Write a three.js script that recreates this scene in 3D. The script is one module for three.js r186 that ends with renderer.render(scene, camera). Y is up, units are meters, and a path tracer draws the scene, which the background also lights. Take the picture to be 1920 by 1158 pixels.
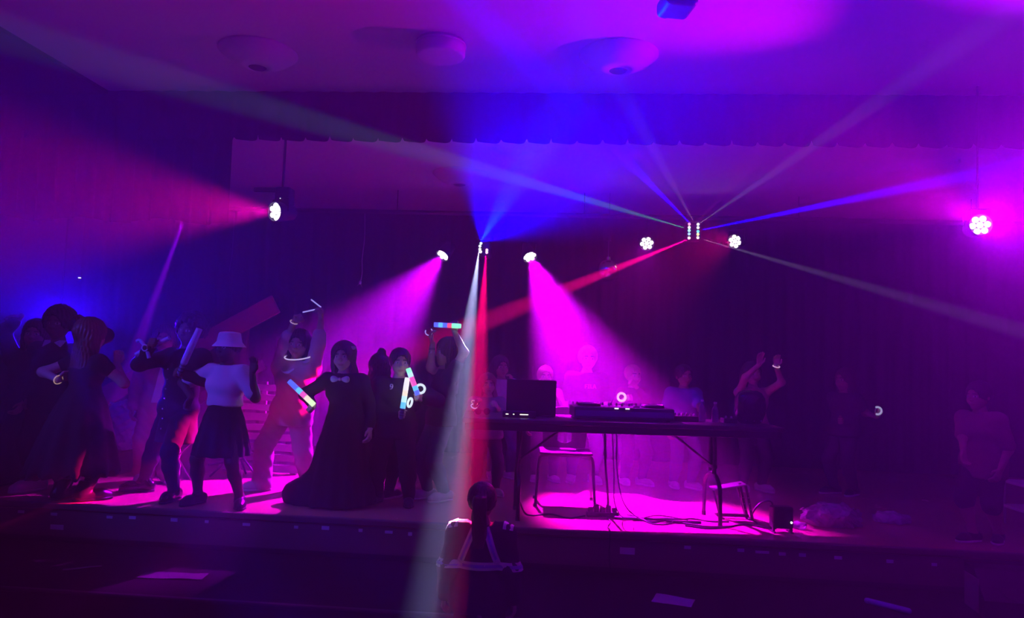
import * as THREE from 'three';
import { mergeGeometries } from 'three/addons/utils/BufferGeometryUtils.js';
import { RoundedBoxGeometry } from 'three/addons/geometries/RoundedBoxGeometry.js';
import { FontLoader } from 'three/addons/loaders/FontLoader.js';
import { TextGeometry } from 'three/addons/geometries/TextGeometry.js';

// ------------------------------------------------------------------ camera, haze, exposure
// Metres, y up. Hall floor y = 0, stage deck y = 0.62, stage edge along z = 0, the audience at +z.
const scene = new THREE.Scene();
scene.background = new THREE.Color(0x000000);
scene.fog = new THREE.FogExp2(0xffffff, 0.06);           // the smoke that fills the hall
const camera = new THREE.PerspectiveCamera(2 * Math.atan(579 / 1400) * 180 / Math.PI, 1920 / 1158, 0.05, 60);
camera.position.set(0, 1.74, 5.2);
camera.rotation.set(0.0716, 0.0802, 0.0347, 'YXZ');
const renderer = new THREE.WebGLRenderer({ antialias: true });
renderer.toneMapping = THREE.LinearToneMapping;
renderer.toneMappingExposure = 1.0;
renderer.shadowMap.enabled = true;

// colours of the LEDs (linear)
const MAGENTA = [1, 0.0, 0.72], PINK = [1, 0.0, 0.42], RED = [1, 0.0, 0.12], BLUE = [0.05, 0.0, 1], ICE = [0.45, 0.62, 1], VIOLET = [0.42, 0.0, 1], GREEN = [0.1, 0.9, 0.45], WHITE = [0.75, 0.7, 0.8];
function spot(name, at, to, color, power, angle, penumbra, size, parent = scene) {
  const l = new THREE.SpotLight(new THREE.Color().setRGB(...color), power, 0, angle, penumbra, 2);
  l.name = name; l.castShadow = true; l.shadow.radius = size;
  l.position.set(...at); l.target.position.set(...to);
  parent.add(l, l.target);
  return l;
}

// ------------------------------------------------------------------ helpers
const S = 0.62, CEIL = 3.805, STAGE_CEIL = 3.55;
const V = (x, y, z) => new THREE.Vector3(x, y, z);
const taken = {};
function numbered(name) { const n = taken[name] = (taken[name] ?? -1) + 1; return n ? name + '_' + String(n).padStart(3, '0') : name; }
let seed = 7;
const rnd = (a = 1, b) => { seed = (Math.imul(seed, 1664525) + 1013904223) >>> 0; const t = seed / 4294967296; return b === undefined ? t * a : a + (b - a) * t; };
function mesh(name, geo, material, parent = scene) {
  const m = new THREE.Mesh(geo, material);
  m.name = parent === scene ? numbered(name) : name; m.castShadow = m.receiveShadow = true;
  parent.add(m); return m;
}
function tag(o, label, category, group) { o.userData.label = label; o.userData.category = category; if (group) o.userData.group = group; return o; }
function thing(name, label, category, [x, y, z] = [0, 0, 0], turn = 0, group) {
  const o = new THREE.Group(); o.name = numbered(name); o.position.set(x, y, z); o.rotation.y = turn;
  scene.add(o); return tag(o, label, category, group);
}
function struct(name, geo, material, parent = scene) { const m = mesh(name, geo, material, parent); if (parent === scene) m.userData.kind = 'structure'; return m; }
const box = (w, h, d, x = 0, y = 0, z = 0) => new THREE.BoxGeometry(w, h, d).translate(x, y, z);
const rbox = (w, h, d, r, x = 0, y = 0, z = 0, seg = 2) => new RoundedBoxGeometry(w, h, d, seg, Math.min(r, w / 2.01, h / 2.01, d / 2.01)).translate(x, y, z);
const span = (x0, x1, y0, y1, z0, z1) => box(x1 - x0, y1 - y0, z1 - z0, (x0 + x1) / 2, (y0 + y1) / 2, (z0 + z1) / 2);
const rspan = (x0, x1, y0, y1, z0, z1, r) => rbox(x1 - x0, y1 - y0, z1 - z0, r, (x0 + x1) / 2, (y0 + y1) / 2, (z0 + z1) / 2);
const lathe = (pts, seg = 32) => new THREE.LatheGeometry(pts.map(([r, y]) => new THREE.Vector2(r, y)), seg);
function rod(a, b, r, r2 = r, seg = 10) {
  const A = V(...a), B = V(...b), g = new THREE.CylinderGeometry(r2, r, A.distanceTo(B), seg);
  g.applyQuaternion(new THREE.Quaternion().setFromUnitVectors(V(0, 1, 0), B.clone().sub(A).normalize()));
  return g.translate((A.x + B.x) / 2, (A.y + B.y) / 2, (A.z + B.z) / 2);
}
const tube = (pts, r, n = 40, seg = 8, closed = false) => new THREE.TubeGeometry(new THREE.CatmullRomCurve3(pts.map((p) => V(...p)), closed), n, r, seg, closed);
const merge = (list) => mergeGeometries(list.map((g) => { const h = g.index ? g.toNonIndexed() : g; for (const k of Object.keys(h.attributes)) if (!['position', 'normal', 'uv'].includes(k)) h.deleteAttribute(k); return h; }));

// ------------------------------------------------------------------ materials
function hash(x, y) { const s = Math.sin(x * 127.1 + y * 311.7) * 43758.5453; return s - Math.floor(s); }
function vnoise(x, y, p) { const i = Math.floor(x), j = Math.floor(y), u = x - i, v = y - j, m = (a) => ((a % p) + p) % p, q = (t) => t * t * (3 - 2 * t); const a = hash(m(i), m(j)), b = hash(m(i + 1), m(j)), c = hash(m(i), m(j + 1)), d = hash(m(i + 1), m(j + 1)); return a + (b - a) * q(u) + (c - a + (a - b - c + d) * q(u)) * q(v); }
function texture(n, f, srgb = false) {
  const d = new Uint8Array(n * n * 4);
  for (let y = 0; y < n; y++) for (let x = 0; x < n; x++) { const c = f(x / n, y / n), o = (y * n + x) * 4; for (let k = 0; k < 3; k++) d[o + k] = 255 * Math.min(1, Math.max(0, Array.isArray(c) ? c[k] : c)); d[o + 3] = 255; }
  const t = new THREE.DataTexture(d, n, n); t.wrapS = t.wrapT = THREE.RepeatWrapping; t.magFilter = THREE.LinearFilter; t.minFilter = THREE.LinearMipmapLinearFilter; t.generateMipmaps = true;
  if (srgb) t.colorSpace = THREE.SRGBColorSpace; t.needsUpdate = true; return t;
}
const grain = texture(256, (u, v) => 0.35 + 0.4 * vnoise(u * 8, v * 64, 64) + 0.25 * vnoise(u * 32, v * 128, 128));
const cloudy = texture(256, (u, v) => 0.5 * vnoise(u * 6, v * 6, 6) + 0.3 * vnoise(u * 24, v * 24, 24) + 0.2 * vnoise(u * 96, v * 96, 96));
const rep = (t, a, b = a) => { const c = t.clone(); c.repeat.set(a, b); c.needsUpdate = true; return c; };
const mat = (r, g, b, rough = 0.8, o = {}) => new THREE.MeshPhysicalMaterial({ color: new THREE.Color().setRGB(r, g, b), roughness: rough, ...o });
const glow = (r, g, b, k = 1, base = 0.4) => new THREE.MeshStandardMaterial({ color: new THREE.Color().setRGB(base, base, base), emissive: new THREE.Color().setRGB(r, g, b), emissiveIntensity: k, roughness: 0.5 });
const M = {
  deck: mat(0.58, 0.36, 0.22, 0.34, { roughnessMap: rep(cloudy, 0.5, 0.5), bumpMap: rep(grain, 0.6, 0.6), bumpScale: 0.0006 }),
  fascia: mat(0.12, 0.08, 0.07, 0.6, { bumpMap: rep(grain, 1, 1), bumpScale: 0.0008 }),
  step: mat(0.008, 0.007, 0.008, 0.95, { specularIntensity: 0.2, bumpMap: rep(cloudy, 1, 1), bumpScale: 0.001 }),
  hallFloor: mat(0.008, 0.007, 0.008, 0.9, { specularIntensity: 0.2 }),
  ceiling: mat(0.62, 0.6, 0.58, 0.95, { bumpMap: rep(cloudy, 3, 3), bumpScale: 0.0006 }),
  stageCeiling: mat(0.62, 0.6, 0.58, 0.95),
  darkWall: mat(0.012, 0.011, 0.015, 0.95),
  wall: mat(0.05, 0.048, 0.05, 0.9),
  curtain: mat(0.006, 0.005, 0.008, 0.95),
  valance: mat(0.02, 0.018, 0.04, 0.95),
  black: mat(0.012, 0.012, 0.014, 0.5),
  blackGloss: mat(0.012, 0.012, 0.014, 0.16),
  blackMetal: mat(0.02, 0.02, 0.022, 0.4, { metalness: 0.3 }),
  chrome: mat(0.75, 0.75, 0.78, 0.16, { metalness: 1 }),
  steel: mat(0.45, 0.45, 0.47, 0.35, { metalness: 1 }),
  white: mat(0.75, 0.74, 0.72, 0.7),
  cable: mat(0.015, 0.015, 0.016, 0.45),
  rope: mat(0.5, 0.47, 0.42, 0.9),
  lens: glow(1, 0.9, 1, 4),
};

// ------------------------------------------------------------------ the hall and the stage
struct('floor', span(-6.4, 5.4, -0.12, 0, 0.95, 9.2), M.hallFloor);
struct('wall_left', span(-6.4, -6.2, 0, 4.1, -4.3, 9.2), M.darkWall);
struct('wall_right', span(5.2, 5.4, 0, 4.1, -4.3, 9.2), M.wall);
struct('wall_back', span(-6.4, 5.4, 0, 4.1, -4.3, -4.1), M.darkWall);
struct('wall_front', span(-6.4, 5.4, 0, 4.1, 9.0, 9.2), M.wall);
struct('ceiling', span(-3.76, 5.4, CEIL, CEIL + 0.2, -0.42, 9.2), M.ceiling);
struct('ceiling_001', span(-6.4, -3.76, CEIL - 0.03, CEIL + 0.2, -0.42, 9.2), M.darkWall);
struct('ceiling_002', span(-6.4, 5.4, STAGE_CEIL, CEIL + 0.2, -4.3, -0.42), M.stageCeiling);
{
  const st = new THREE.Group(); st.name = 'stage'; st.userData.kind = 'structure'; scene.add(st);
  const deck = span(-6.2, 5.2, S - 0.07, S, -4.1, 0); { const uv = deck.attributes.uv, po = deck.attributes.position; for (let i = 0; i < uv.count; i++) uv.setXY(i, po.getX(i), po.getZ(i)); }
  mesh('deck', deck, M.deck, st);
  mesh('nosing', rspan(-6.2, 5.2, S - 0.045, S + 0.001, -0.02, 0.025, 0.012), M.fascia, st);
  const fascia = mesh('fascia_board', span(-6.2, 5.2, 0.385, S - 0.05, -0.03, 0.005), M.fascia, st);
  mesh('kick_board', span(-6.2, 5.2, 0, 0.385, -0.2, -0.1), M.black, st);
  mesh('step', span(-6.2, 5.2, 0, 0.32, -0.1, 0.95), M.step, st);
  mesh('step_nosing', rspan(-6.2, 5.2, 0.30, 0.324, 0.92, 0.962, 0.01), M.blackMetal, st);
  const tape = mat(0.55, 0.6, 0.7, 0.5), tapeWhite = mat(0.7, 0.68, 0.7, 0.6);
  for (const [x, y, w, h, k] of TAPES()) mesh('tape_mark', rbox(w, h, 0.003, 0.001, x, y, 0.0065, 1), k ? tapeWhite : tape, fascia);
}
function TAPES() {
  // [x, y, width, height, white?] of the bits of tape stuck along the fascia
  const t = [[-3.92, 0.545, 0.05, 0.02, 0], [-3.67, 0.54, 0.05, 0.02, 0], [-3.64, 0.45, 0.1, 0.035, 1], [-3.25, 0.54, 0.045, 0.02, 0], [-3.08, 0.545, 0.05, 0.022, 0], [-2.77, 0.545, 0.05, 0.024, 0], [-2.53, 0.545, 0.028, 0.02, 1], [-2.24, 0.54, 0.055, 0.02, 0],
    [-1.88, 0.54, 0.03, 0.02, 0], [-1.67, 0.545, 0.055, 0.026, 0], [-1.42, 0.542, 0.028, 0.022, 1], [-1.22, 0.54, 0.055, 0.02, 0], [-1.07, 0.535, 0.028, 0.024, 1],
    [0.42, 0.50, 0.1, 0.045, 1], [0.82, 0.545, 0.045, 0.022, 0], [1.17, 0.545, 0.045, 0.022, 0], [1.31, 0.54, 0.09, 0.018, 0], [1.44, 0.535, 0.045, 0.022, 0], [1.57, 0.535, 0.045, 0.022, 0], [1.8, 0.53, 0.05, 0.022, 0], [2.13, 0.525, 0.045, 0.022, 0], [2.41, 0.52, 0.035, 0.02, 0], [2.75, 0.515, 0.05, 0.02, 0]];
  return t;
}

// pleated cloth: wave along x, a bottom edge given by hem(x)
function pleats(x0, x1, top, hem, z, amp, period, n, rows, jitter = 0) {
  const pos = [], idx = [], uv = [];
  for (let i = 0; i <= n; i++) {
    const x = x0 + (x1 - x0) * i / n, ph = x / period * Math.PI * 2 + jitter * Math.sin(x * 1.7) * 2;
    for (let j = 0; j <= rows; j++) {
      const t = j / rows, y = top + (hem(x) - top) * t;
      pos.push(x, y, z + amp * (Math.sin(ph + 0.3 * Math.sin(y * 2)) + 0.35 * Math.sin(2 * ph + 1)) * (0.55 + 0.45 * t)); uv.push(x, y);
      if (i < n && j < rows) { const a = i * (rows + 1) + j, b = a + rows + 1; idx.push(a, a + 1, b, b, a + 1, b + 1); }
    }
  }
  const g = new THREE.BufferGeometry(); g.setAttribute('position', new THREE.Float32BufferAttribute(pos, 3)); g.setAttribute('uv', new THREE.Float32BufferAttribute(uv, 2)); g.setIndex(idx); g.computeVertexNormals(); return g;
}
{
  const back = thing('stage_curtain', 'dark pleated curtain across the back of the stage', 'curtain', [0, 0, 0]);
  for (const [a, b] of [[-6.2, -2.6], [-2.6, 0.3], [0.3, 2.9], [2.9, 5.2]]) mesh('curtain_panel', pleats(a, b, STAGE_CEIL, () => S + 0.03, -3.72, 0.022, 0.21, 320, 14, 0.6), M.curtain, back);
  mesh('curtain_track', span(-6.2, 5.2, STAGE_CEIL - 0.03, STAGE_CEIL, -3.78, -3.66), M.black, back);
  const notch = (x) => { const k = Math.floor(x / 0.192), u = x / 0.192 - k, w = 0.65 + 0.35 * Math.sin(k * 2.3), e = 0.075 + 0.03 * Math.sin(k * 1.7); return 3.416 - 0.007 * Math.sin(Math.PI * u) + (u < e ? 0.04 * (1 - u / e) * w : u > 0.93 ? 0.04 * (u - 0.93) / 0.07 * w : 0); };
  const val = thing('valance', 'dark curtain valance with a notched hem above the stage opening', 'valance', [0, 0, 0]);
  mesh('valance_cloth', pleats(-6.2, 5.2, CEIL, notch, -0.38, 0.014, 0.192, 1600, 6), M.valance, val);
  mesh('valance_board', span(-6.2, 5.2, CEIL - 0.05, CEIL, -0.42, -0.395), M.black, val);
  const tab = thing('masking_curtain', 'short black masking drape hanging behind the valance near the dark corner', 'curtain', [0, 0, 0]);
  mesh('drape_cloth', pleats(-6.2, -2.78, STAGE_CEIL, (x) => 2.78 + 0.02 * Math.sin(x * 9), -0.52, 0.025, 0.17, 400, 6, 0.4), M.darkWall, tab);
}
// ------------------------------------------------------------------ lamps
const parBody = lathe([[0, -0.15], [0.04, -0.15], [0.058, -0.135], [0.07, -0.05], [0.078, 0], [0.078, 0.04], [0.072, 0.04], [0.072, 0.012], [0, 0.012]], 28);
const ORCHID = [0.75, 0, 1];
const parLens = new THREE.SphereGeometry(0.0215, 14, 10).scale(1, 0.75, 1);
// a small LED par: seven lenses in a round can, hung in a yoke from a hook clamp; y is the beam axis of the can
function par(label, at, to, color, power, angle, penumbra, o = {}) {
  const t = thing('par_light', label, 'stage light', at);
  const dir = V(...to).sub(V(...at)).normalize(), q = new THREE.Quaternion().setFromUnitVectors(V(0, 1, 0), dir);
  const head = mesh('can', parBody.clone().applyQuaternion(q), M.blackMetal, t);
  for (let k = 0; k < 7; k++) {
    const a = k * Math.PI / 3, r = k < 6 ? 0.0475 : 0, p = V(Math.cos(a) * r, 0.022, Math.sin(a) * r).applyQuaternion(q);
    mesh('lens', parLens.clone().applyQuaternion(q).translate(p.x, p.y, p.z), o.lens ?? M.lens, head);
  }
  const side = V(0, 1, 0).cross(dir).normalize(); if (side.lengthSq() < 0.01) side.set(1, 0, 0);
  const e = (k, y, b = -0.02) => side.clone().multiplyScalar(k).addScaledVector(dir, b).add(V(0, y, 0)).toArray(), drop = o.drop ?? 0.12;
  mesh('yoke', merge([rod(e(0.088, 0), e(0.088, drop), 0.006), rod(e(-0.088, 0), e(-0.088, drop), 0.006), rod(e(-0.093, drop), e(0.093, drop), 0.006), rod(e(0, drop), [0, o.pipe ?? drop + 0.06, 0], 0.007)]), M.blackMetal, t);
  const l = dir.clone().multiplyScalar(0.024);
  spot('par_beam', l.toArray(), dir.clone().multiplyScalar(3).toArray(), color, power, angle, penumbra, 1.6, t);
  return t;
}
{
  const pipe = thing('lighting_pipe', 'black lighting pipe in front of the back curtain', 'pipe', [0, 0, 0]);
  mesh('pipe', rod([-4.6, 3.305, -2.6], [4.2, 3.305, -2.6], 0.02, 0.022, 14), M.blackMetal, pipe);
  for (const x of [-4, -1.9, 0.1, 2.3, 4]) mesh('hanger', rod([x, 3.305, -2.6], [x, STAGE_CEIL, -2.6], 0.005), M.blackMetal, pipe);
}
const LP = (y) => 3.286 - y;
par('pink par light above the arms-raised children, beam falling towards the pallet planks', [-1.37, 2.872, -2.6], [-2.6, 0.62, -0.9], [0.6, 0, 1], 520, 0.42, 1, { pipe: LP(2.872) });
par('magenta par light above the laptop, beam falling towards the boy behind the mixer', [-0.466, 2.876, -2.6], [0.6, 0.62, -0.75], ORCHID, 1400, 0.33, 1, { pipe: LP(2.876) });
par('small par light between the mirror ball and the many-beam effect light', [0.76, 3.033, -2.6], [0.2, 1.5, 1.0], ORCHID, 18, 0.3, 1, { pipe: LP(3.033) });
par('small par light at the far end of the pipe with a red glow', [1.67, 3.07, -2.6], [0.75, 2.75, -1.4], [1, 0, 0.2], 24, 0.42, 0.9, { pipe: LP(3.07) });
{
  const t = par('pink par light under a black bracket, beam thrown sideways to the dark corner', [-2.285, 2.84, -0.35], [-3.0, 2.62, 1.0], PINK, 110, 0.34, 1, { drop: 0.1, pipe: 0.16 });
  mesh('driver_box', rbox(0.12, 0.16, 0.12, 0.015, 0.02, 0.12, -0.06), M.black, t);
  mesh('bracket_arm', merge([rbox(0.26, 0.035, 0.03, 0.006, -0.1, 0.185, -0.06), rod([0, 0.18, -0.06], [0, 0.78, -0.06], 0.01)]), M.black, t);
  mesh('indicator_led', new THREE.SphereGeometry(0.004, 8, 6).translate(0.01, 0.105, 0.005), glow(1, 0.9, 1, 2), t);
}
{
  const t = par('big magenta par light glaring at the hall from the bright side', [2.817, 2.806, -0.2], [2.4, 2.8, 3.0], [0.48, 0, 1], 165, 0.8, 1, { drop: 0.12, pipe: CEIL - 2.806 });
  const l = spot('par_beam', [-0.035, 0.015, 0.1], [-3.4, 0.75, 1.9], [0.95, 0, 0.9], 62, 0.42, 1, 1, t);
}
par('blue par light hidden behind the dark-suited children in the corner', [-5.0, 2.02, -1.75], [-1.9, 1.7, 2.6], [0.02, 0, 1], 360, 0.46, 1, { drop: 0.1, pipe: STAGE_CEIL - 2.02, lens: glow(0.3, 0.3, 1, 2) });
{
  const t = thing('pin_spot', 'small pin spot with a thin violet beam beside the dark corner', 'stage light', [-4.049, 3.126, -2.2]);
  const d = V(-0.146, -0.87, 0.2).normalize(), q = new THREE.Quaternion().setFromUnitVectors(V(0, 1, 0), d);
  mesh('can', lathe([[0, -0.09], [0.03, -0.09], [0.035, 0.02], [0.03, 0.02], [0.028, 0], [0, 0]], 20).applyQuaternion(q), M.blackMetal, t);
  mesh('lens_light', new THREE.SphereGeometry(0.02, 14, 10).applyQuaternion(q).translate(d.x * 0.015, d.y * 0.015, d.z * 0.015), glow(0.3, 0.15, 1, 1.2), t);
  mesh('drop_rod', rod([0, 0.03, 0], [0, STAGE_CEIL - 3.126, 0], 0.006), M.blackMetal, t);
  mesh('indicator_led', new THREE.SphereGeometry(0.014, 10, 8).scale(1.3, 0.6, 1).translate(-0.02, 0.208, 0.01), glow(1, 0.95, 0.9, 2.5), t);
  spot('pin_beam', d.clone().multiplyScalar(0.018).toArray(), d.clone().multiplyScalar(3).toArray(), [0.3, 0.0, 1], 900, 0.05, 0.6, 0.8, t);
}
// a many-beam effect light: lens columns on a black body, one narrow beam from each lens that is lit
function effect(label, at, columns, beams, pipe, turn = 0) {
  const t = thing('effect_light', label, 'stage light', at);
  const body = mesh('body', rbox(0.16, 0.19, 0.12, 0.03, 0, 0, -0.05, 4), M.blackMetal, t);
  mesh('base', rbox(0.18, 0.05, 0.14, 0.015, 0, 0.12, -0.05), M.black, t);
  mesh('hanger_rod', rod([0, 0.13, -0.05], [0, pipe, 0], 0.008), M.blackMetal, t);
  for (const [x, y, c] of columns) mesh('lens_light', new THREE.SphereGeometry(0.015, 12, 9).translate(x, y, 0.016), glow(...c, 2.2), body);
  for (const [to, color, power, angle, pen, from = [0, 0, 0.03]] of beams) {
    const a = V(...from), b = V(to[0] - at[0], to[1] - at[1], to[2] - at[2]), d = b.clone().sub(a).normalize();
    a.z += 0.03; a.addScaledVector(d, 0.03);                     // just in front of the lens row
    spot('beam', a.toArray(), b.toArray(), color, power, angle, pen, 0.12, t);
  }
  return t;
}
effect('effect light throwing many thin coloured beams like a starburst', [1.234, 3.161, -2.6],
  [[-0.045, 0.075, [1, 0.3, 0.5]], [-0.045, 0.04, [1, 1, 1]], [-0.045, 0.008, [0.3, 1, 0.9]], [-0.045, -0.028, [0.3, 0.6, 1]], [-0.045, -0.07, [1, 1, 1]], [0.045, 0.075, [1, 1, 1]], [0.045, 0.04, [0.9, 1, 1]], [0.045, 0.0, [0.1, 0.7, 1]], [0.045, -0.03, [0.9, 0.8, 0.3]], [0.045, -0.065, [1, 0.8, 0.8]]],
  [
    [[-1.55, 3.38, -0.14], GREEN, 480, 0.028, 0.5, [-0.045, 0.01, 0.035]],
    [[0.18, 3.38, -0.08], [0, 0, 1], 8000, 0.022, 0.5, [-0.03, 0.06, 0.035]],
    [[0.33, 3.38, 0.54], [0.6, 0.3, 0.7], 150, 0.022, 0.5, [0, 0.075, 0.035]],
    [[1.37, 3.38, -0.51], [0.9, 0.05, 0.5], 60, 0.03, 0.6, [0.02, 0.075, 0.035]],
    [[1.76, 3.38, 0.28], [0.6, 0.62, 0.75], 190, 0.02, 0.5, [0.045, 0.07, 0.035]],
    [[2.85, 3.36, -1.4], [0, 0, 1], 11000, 0.03, 0.6, [0.045, 0.0, 0.035]],
    [[3.1, 2.34, -1.4], [0.7, 0.5, 0.95], 300, 0.03, 0.6, [0.03, -0.075, 0.035]],
    [[0.03, 2.5, -1.9], [1, 0, 0.2], 2600, 0.045, 0.5, [-0.02, -0.075, 0.035]],
  ], LP(3.161));
effect('effect light with a white beam and a red beam falling straight at the audience', [-0.949, 2.927, -2.6],
  [[-0.04, 0.03, [0.8, 0.95, 1]], [-0.04, -0.005, [0.9, 1, 1]], [-0.03, 0.06, [0.6, 0.8, 1]], [-0.03, -0.03, [0.9, 1, 1]], [0.035, -0.01, [1, 0.6, 0.8]], [0.035, -0.035, [1, 0.7, 0.9]]],
  [
    [[-0.6, 0.57, 1.7], [0.5, 0.52, 1], 2600, 0.038, 0.7, [-0.04, -0.01, 0.035]],
    [[-0.46, 0.58, 1.7], [1, 0.0, 0.14], 3800, 0.034, 0.7, [0.035, -0.03, 0.035]],
    [[-0.05, 3.38, 0.5], [0, 0, 1], 1700, 0.29, 0.8, [-0.03, 0.06, 0.035]],
    [[-0.39, 3.38, -0.74], [0, 0.05, 1], 500, 0.1, 0.9, [-0.03, 0.06, 0.035]],
  ], LP(2.927));
// the blue wash on the dancers' fronts: a par beside the audience, outside the view
par('blue par light on the side wall that washes the dancers', [-6.0, 3.0, 2.8], [-2.5, 1.3, -0.2], [0.07, 0.05, 1], 75, 0.32, 1, { pipe: CEIL - 0.03 - 3.0, lens: glow(0.3, 0.3, 1, 2) });
// ------------------------------------------------------------------ figures
// A distance field on a grid is meshed with surface nets (shared vertices, smooth).
function nets(f, lo, hi, cell) {
  const nx = Math.ceil((hi[0] - lo[0]) / cell) + 2, ny = Math.ceil((hi[1] - lo[1]) / cell) + 2, nz = Math.ceil((hi[2] - lo[2]) / cell) + 2;
  const val = new Float32Array(nx * ny * nz), at = (i, j, k) => (k * ny + j) * nx + i;
  // coarse pass skips cells far from the surface
  const STEP = 4;
  for (let k = 0; k < nz; k += STEP) for (let j = 0; j < ny; j += STEP) for (let i = 0; i < nx; i += STEP) {
    const c = f(lo[0] + (i + 1.5) * cell, lo[1] + (j + 1.5) * cell, lo[2] + (k + 1.5) * cell), far = Math.abs(c) > cell * STEP * 1.9 + 0.02;
    for (let kk = k; kk < Math.min(nz, k + STEP); kk++) for (let jj = j; jj < Math.min(ny, j + STEP); jj++) for (let ii = i; ii < Math.min(nx, i + STEP); ii++)
      val[at(ii, jj, kk)] = far ? c : f(lo[0] + ii * cell, lo[1] + jj * cell, lo[2] + kk * cell);
  }
  const id = new Int32Array(nx * ny * nz).fill(-1), pos = [], idx = [];
  for (let k = 0; k < nz - 1; k++) for (let j = 0; j < ny - 1; j++) for (let i = 0; i < nx - 1; i++) {
    let x = 0, y = 0, z = 0, n = 0, inside = 0;
    for (let c = 0; c < 8; c++) if (val[at(i + (c & 1), j + (c >> 1 & 1), k + (c >> 2))] < 0) inside++;
    if (inside === 0 || inside === 8) continue;
    for (let c = 0; c < 8; c++) for (let b = 1; b < 8; b <<= 1) {
      if (c & b) continue;
      const a0 = val[at(i + (c & 1), j + (c >> 1 & 1), k + (c >> 2))], d = c | b, a1 = val[at(i + (d & 1), j + (d >> 1 & 1), k + (d >> 2))];
      if ((a0 < 0) === (a1 < 0)) continue;
      const t = a0 / (a0 - a1);
      x += (c & 1) + (b === 1 ? t : 0); y += (c >> 1 & 1) + (b === 2 ? t : 0); z += (c >> 2) + (b === 4 ? t : 0); n++;
    }
    id[at(i, j, k)] = pos.length / 3;
    pos.push(lo[0] + (i + x / n) * cell, lo[1] + (j + y / n) * cell, lo[2] + (k + z / n) * cell);
  }
  const quad = (a, b, c, d, flip) => { if (a < 0 || b < 0 || c < 0 || d < 0) return; flip ? idx.push(a, c, b, a, d, c) : idx.push(a, b, c, a, c, d); };
  for (let k = 1; k < nz - 1; k++) for (let j = 1; j < ny - 1; j++) for (let i = 1; i < nx - 1; i++) {
    const s = val[at(i, j, k)] < 0;
    if (s !== val[at(i + 1, j, k)] < 0) quad(id[at(i, j - 1, k - 1)], id[at(i, j, k - 1)], id[at(i, j, k)], id[at(i, j - 1, k)], !s);
    if (s !== val[at(i, j + 1, k)] < 0) quad(id[at(i - 1, j, k - 1)], id[at(i - 1, j, k)], id[at(i, j, k)], id[at(i, j, k - 1)], !s);
    if (s !== val[at(i, j, k + 1)] < 0) quad(id[at(i - 1, j - 1, k)], id[at(i, j - 1, k)], id[at(i, j, k)], id[at(i - 1, j, k)], !s);
  }
  const g = new THREE.BufferGeometry();
  g.setAttribute('position', new THREE.Float32BufferAttribute(pos, 3)); g.setIndex(idx); g.computeVertexNormals();
  return g;
}
const smin = (a, b, k) => { const h = Math.max(k - Math.abs(a - b), 0) / k; return Math.min(a, b) - h * h * k * 0.25; };
// bones: [ax, ay, az, bx, by, bz, ra, rb]; the field is the smooth union of the tapered capsules
const bone = (a, b, ra, rb) => [a.x, a.y, a.z, b.x - a.x, b.y - a.y, b.z - a.z, ra, rb - ra, 1 / Math.max(1e-9, a.distanceToSquared(b))];
function field(bones, k, extra = 0) {
  const n = bones.length;
  return (x, y, z) => {
    let d = 9;
    for (let i = 0; i < n; i++) {
      const b = bones[i], px = x - b[0], py = y - b[1], pz = z - b[2];
      let t = (px * b[3] + py * b[4] + pz * b[5]) * b[8]; t = t < 0 ? 0 : t > 1 ? 1 : t;
      const qx = px - b[3] * t, qy = py - b[4] * t, qz = pz - b[5] * t, e = Math.sqrt(qx * qx + qy * qy + qz * qz) - b[6] - b[7] * t;
      d = i ? smin(d, e, k) : e;
    }
    return d - extra;
  };
}
function bounds(bones, pad) {
  const lo = [9, 9, 9], hi = [-9, -9, -9];
  for (const b of bones) for (let c = 0; c < 3; c++) for (const v of [b[c], b[c] + b[3 + c]]) { const r = Math.max(b[6], b[6] + b[7]) + pad; lo[c] = Math.min(lo[c], v - r); hi[c] = Math.max(hi[c], v + r); }
  return [lo, hi];
}
const ell = (x, y, z, cx, cy, cz, rx, ry, rz) => { const a = (x - cx) / rx, b = (y - cy) / ry, c = (z - cz) / rz; return (Math.sqrt(a * a + b * b + c * c) - 1) * Math.min(rx, ry, rz); };
const wave = (x, y, z) => Math.sin(x * 31 + Math.sin(y * 17) * 1.6) * Math.sin(y * 38 + z * 21 + Math.sin(x * 13) * 2) * 0.6 + 0.4 * Math.sin(y * 71 + x * 47 - z * 53);
const along = (a, b, t) => a.clone().lerp(b, t);

// two-bone reach: the middle joint between a and b, bent towards the pole
function bend(a, b, l1, l2, pole) {
  const d = b.clone().sub(a); let L = d.length(); const most = (l1 + l2) * 0.998;
  if (L > most) { b.copy(a).addScaledVector(d, most / L); d.copy(b).sub(a); L = most; }
  d.normalize();
  const c = (l1 * l1 - l2 * l2 + L * L) / (2 * L), h = Math.sqrt(Math.max(0, l1 * l1 - c * c));
  const p = pole.clone().addScaledVector(d, -pole.dot(d)); if (p.lengthSq() < 1e-6) p.set(0, 0, 1).addScaledVector(d, -d.z); p.normalize();
  return a.clone().addScaledVector(d, c).addScaledVector(p, h);
}
const up = V(0, 1, 0);
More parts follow.
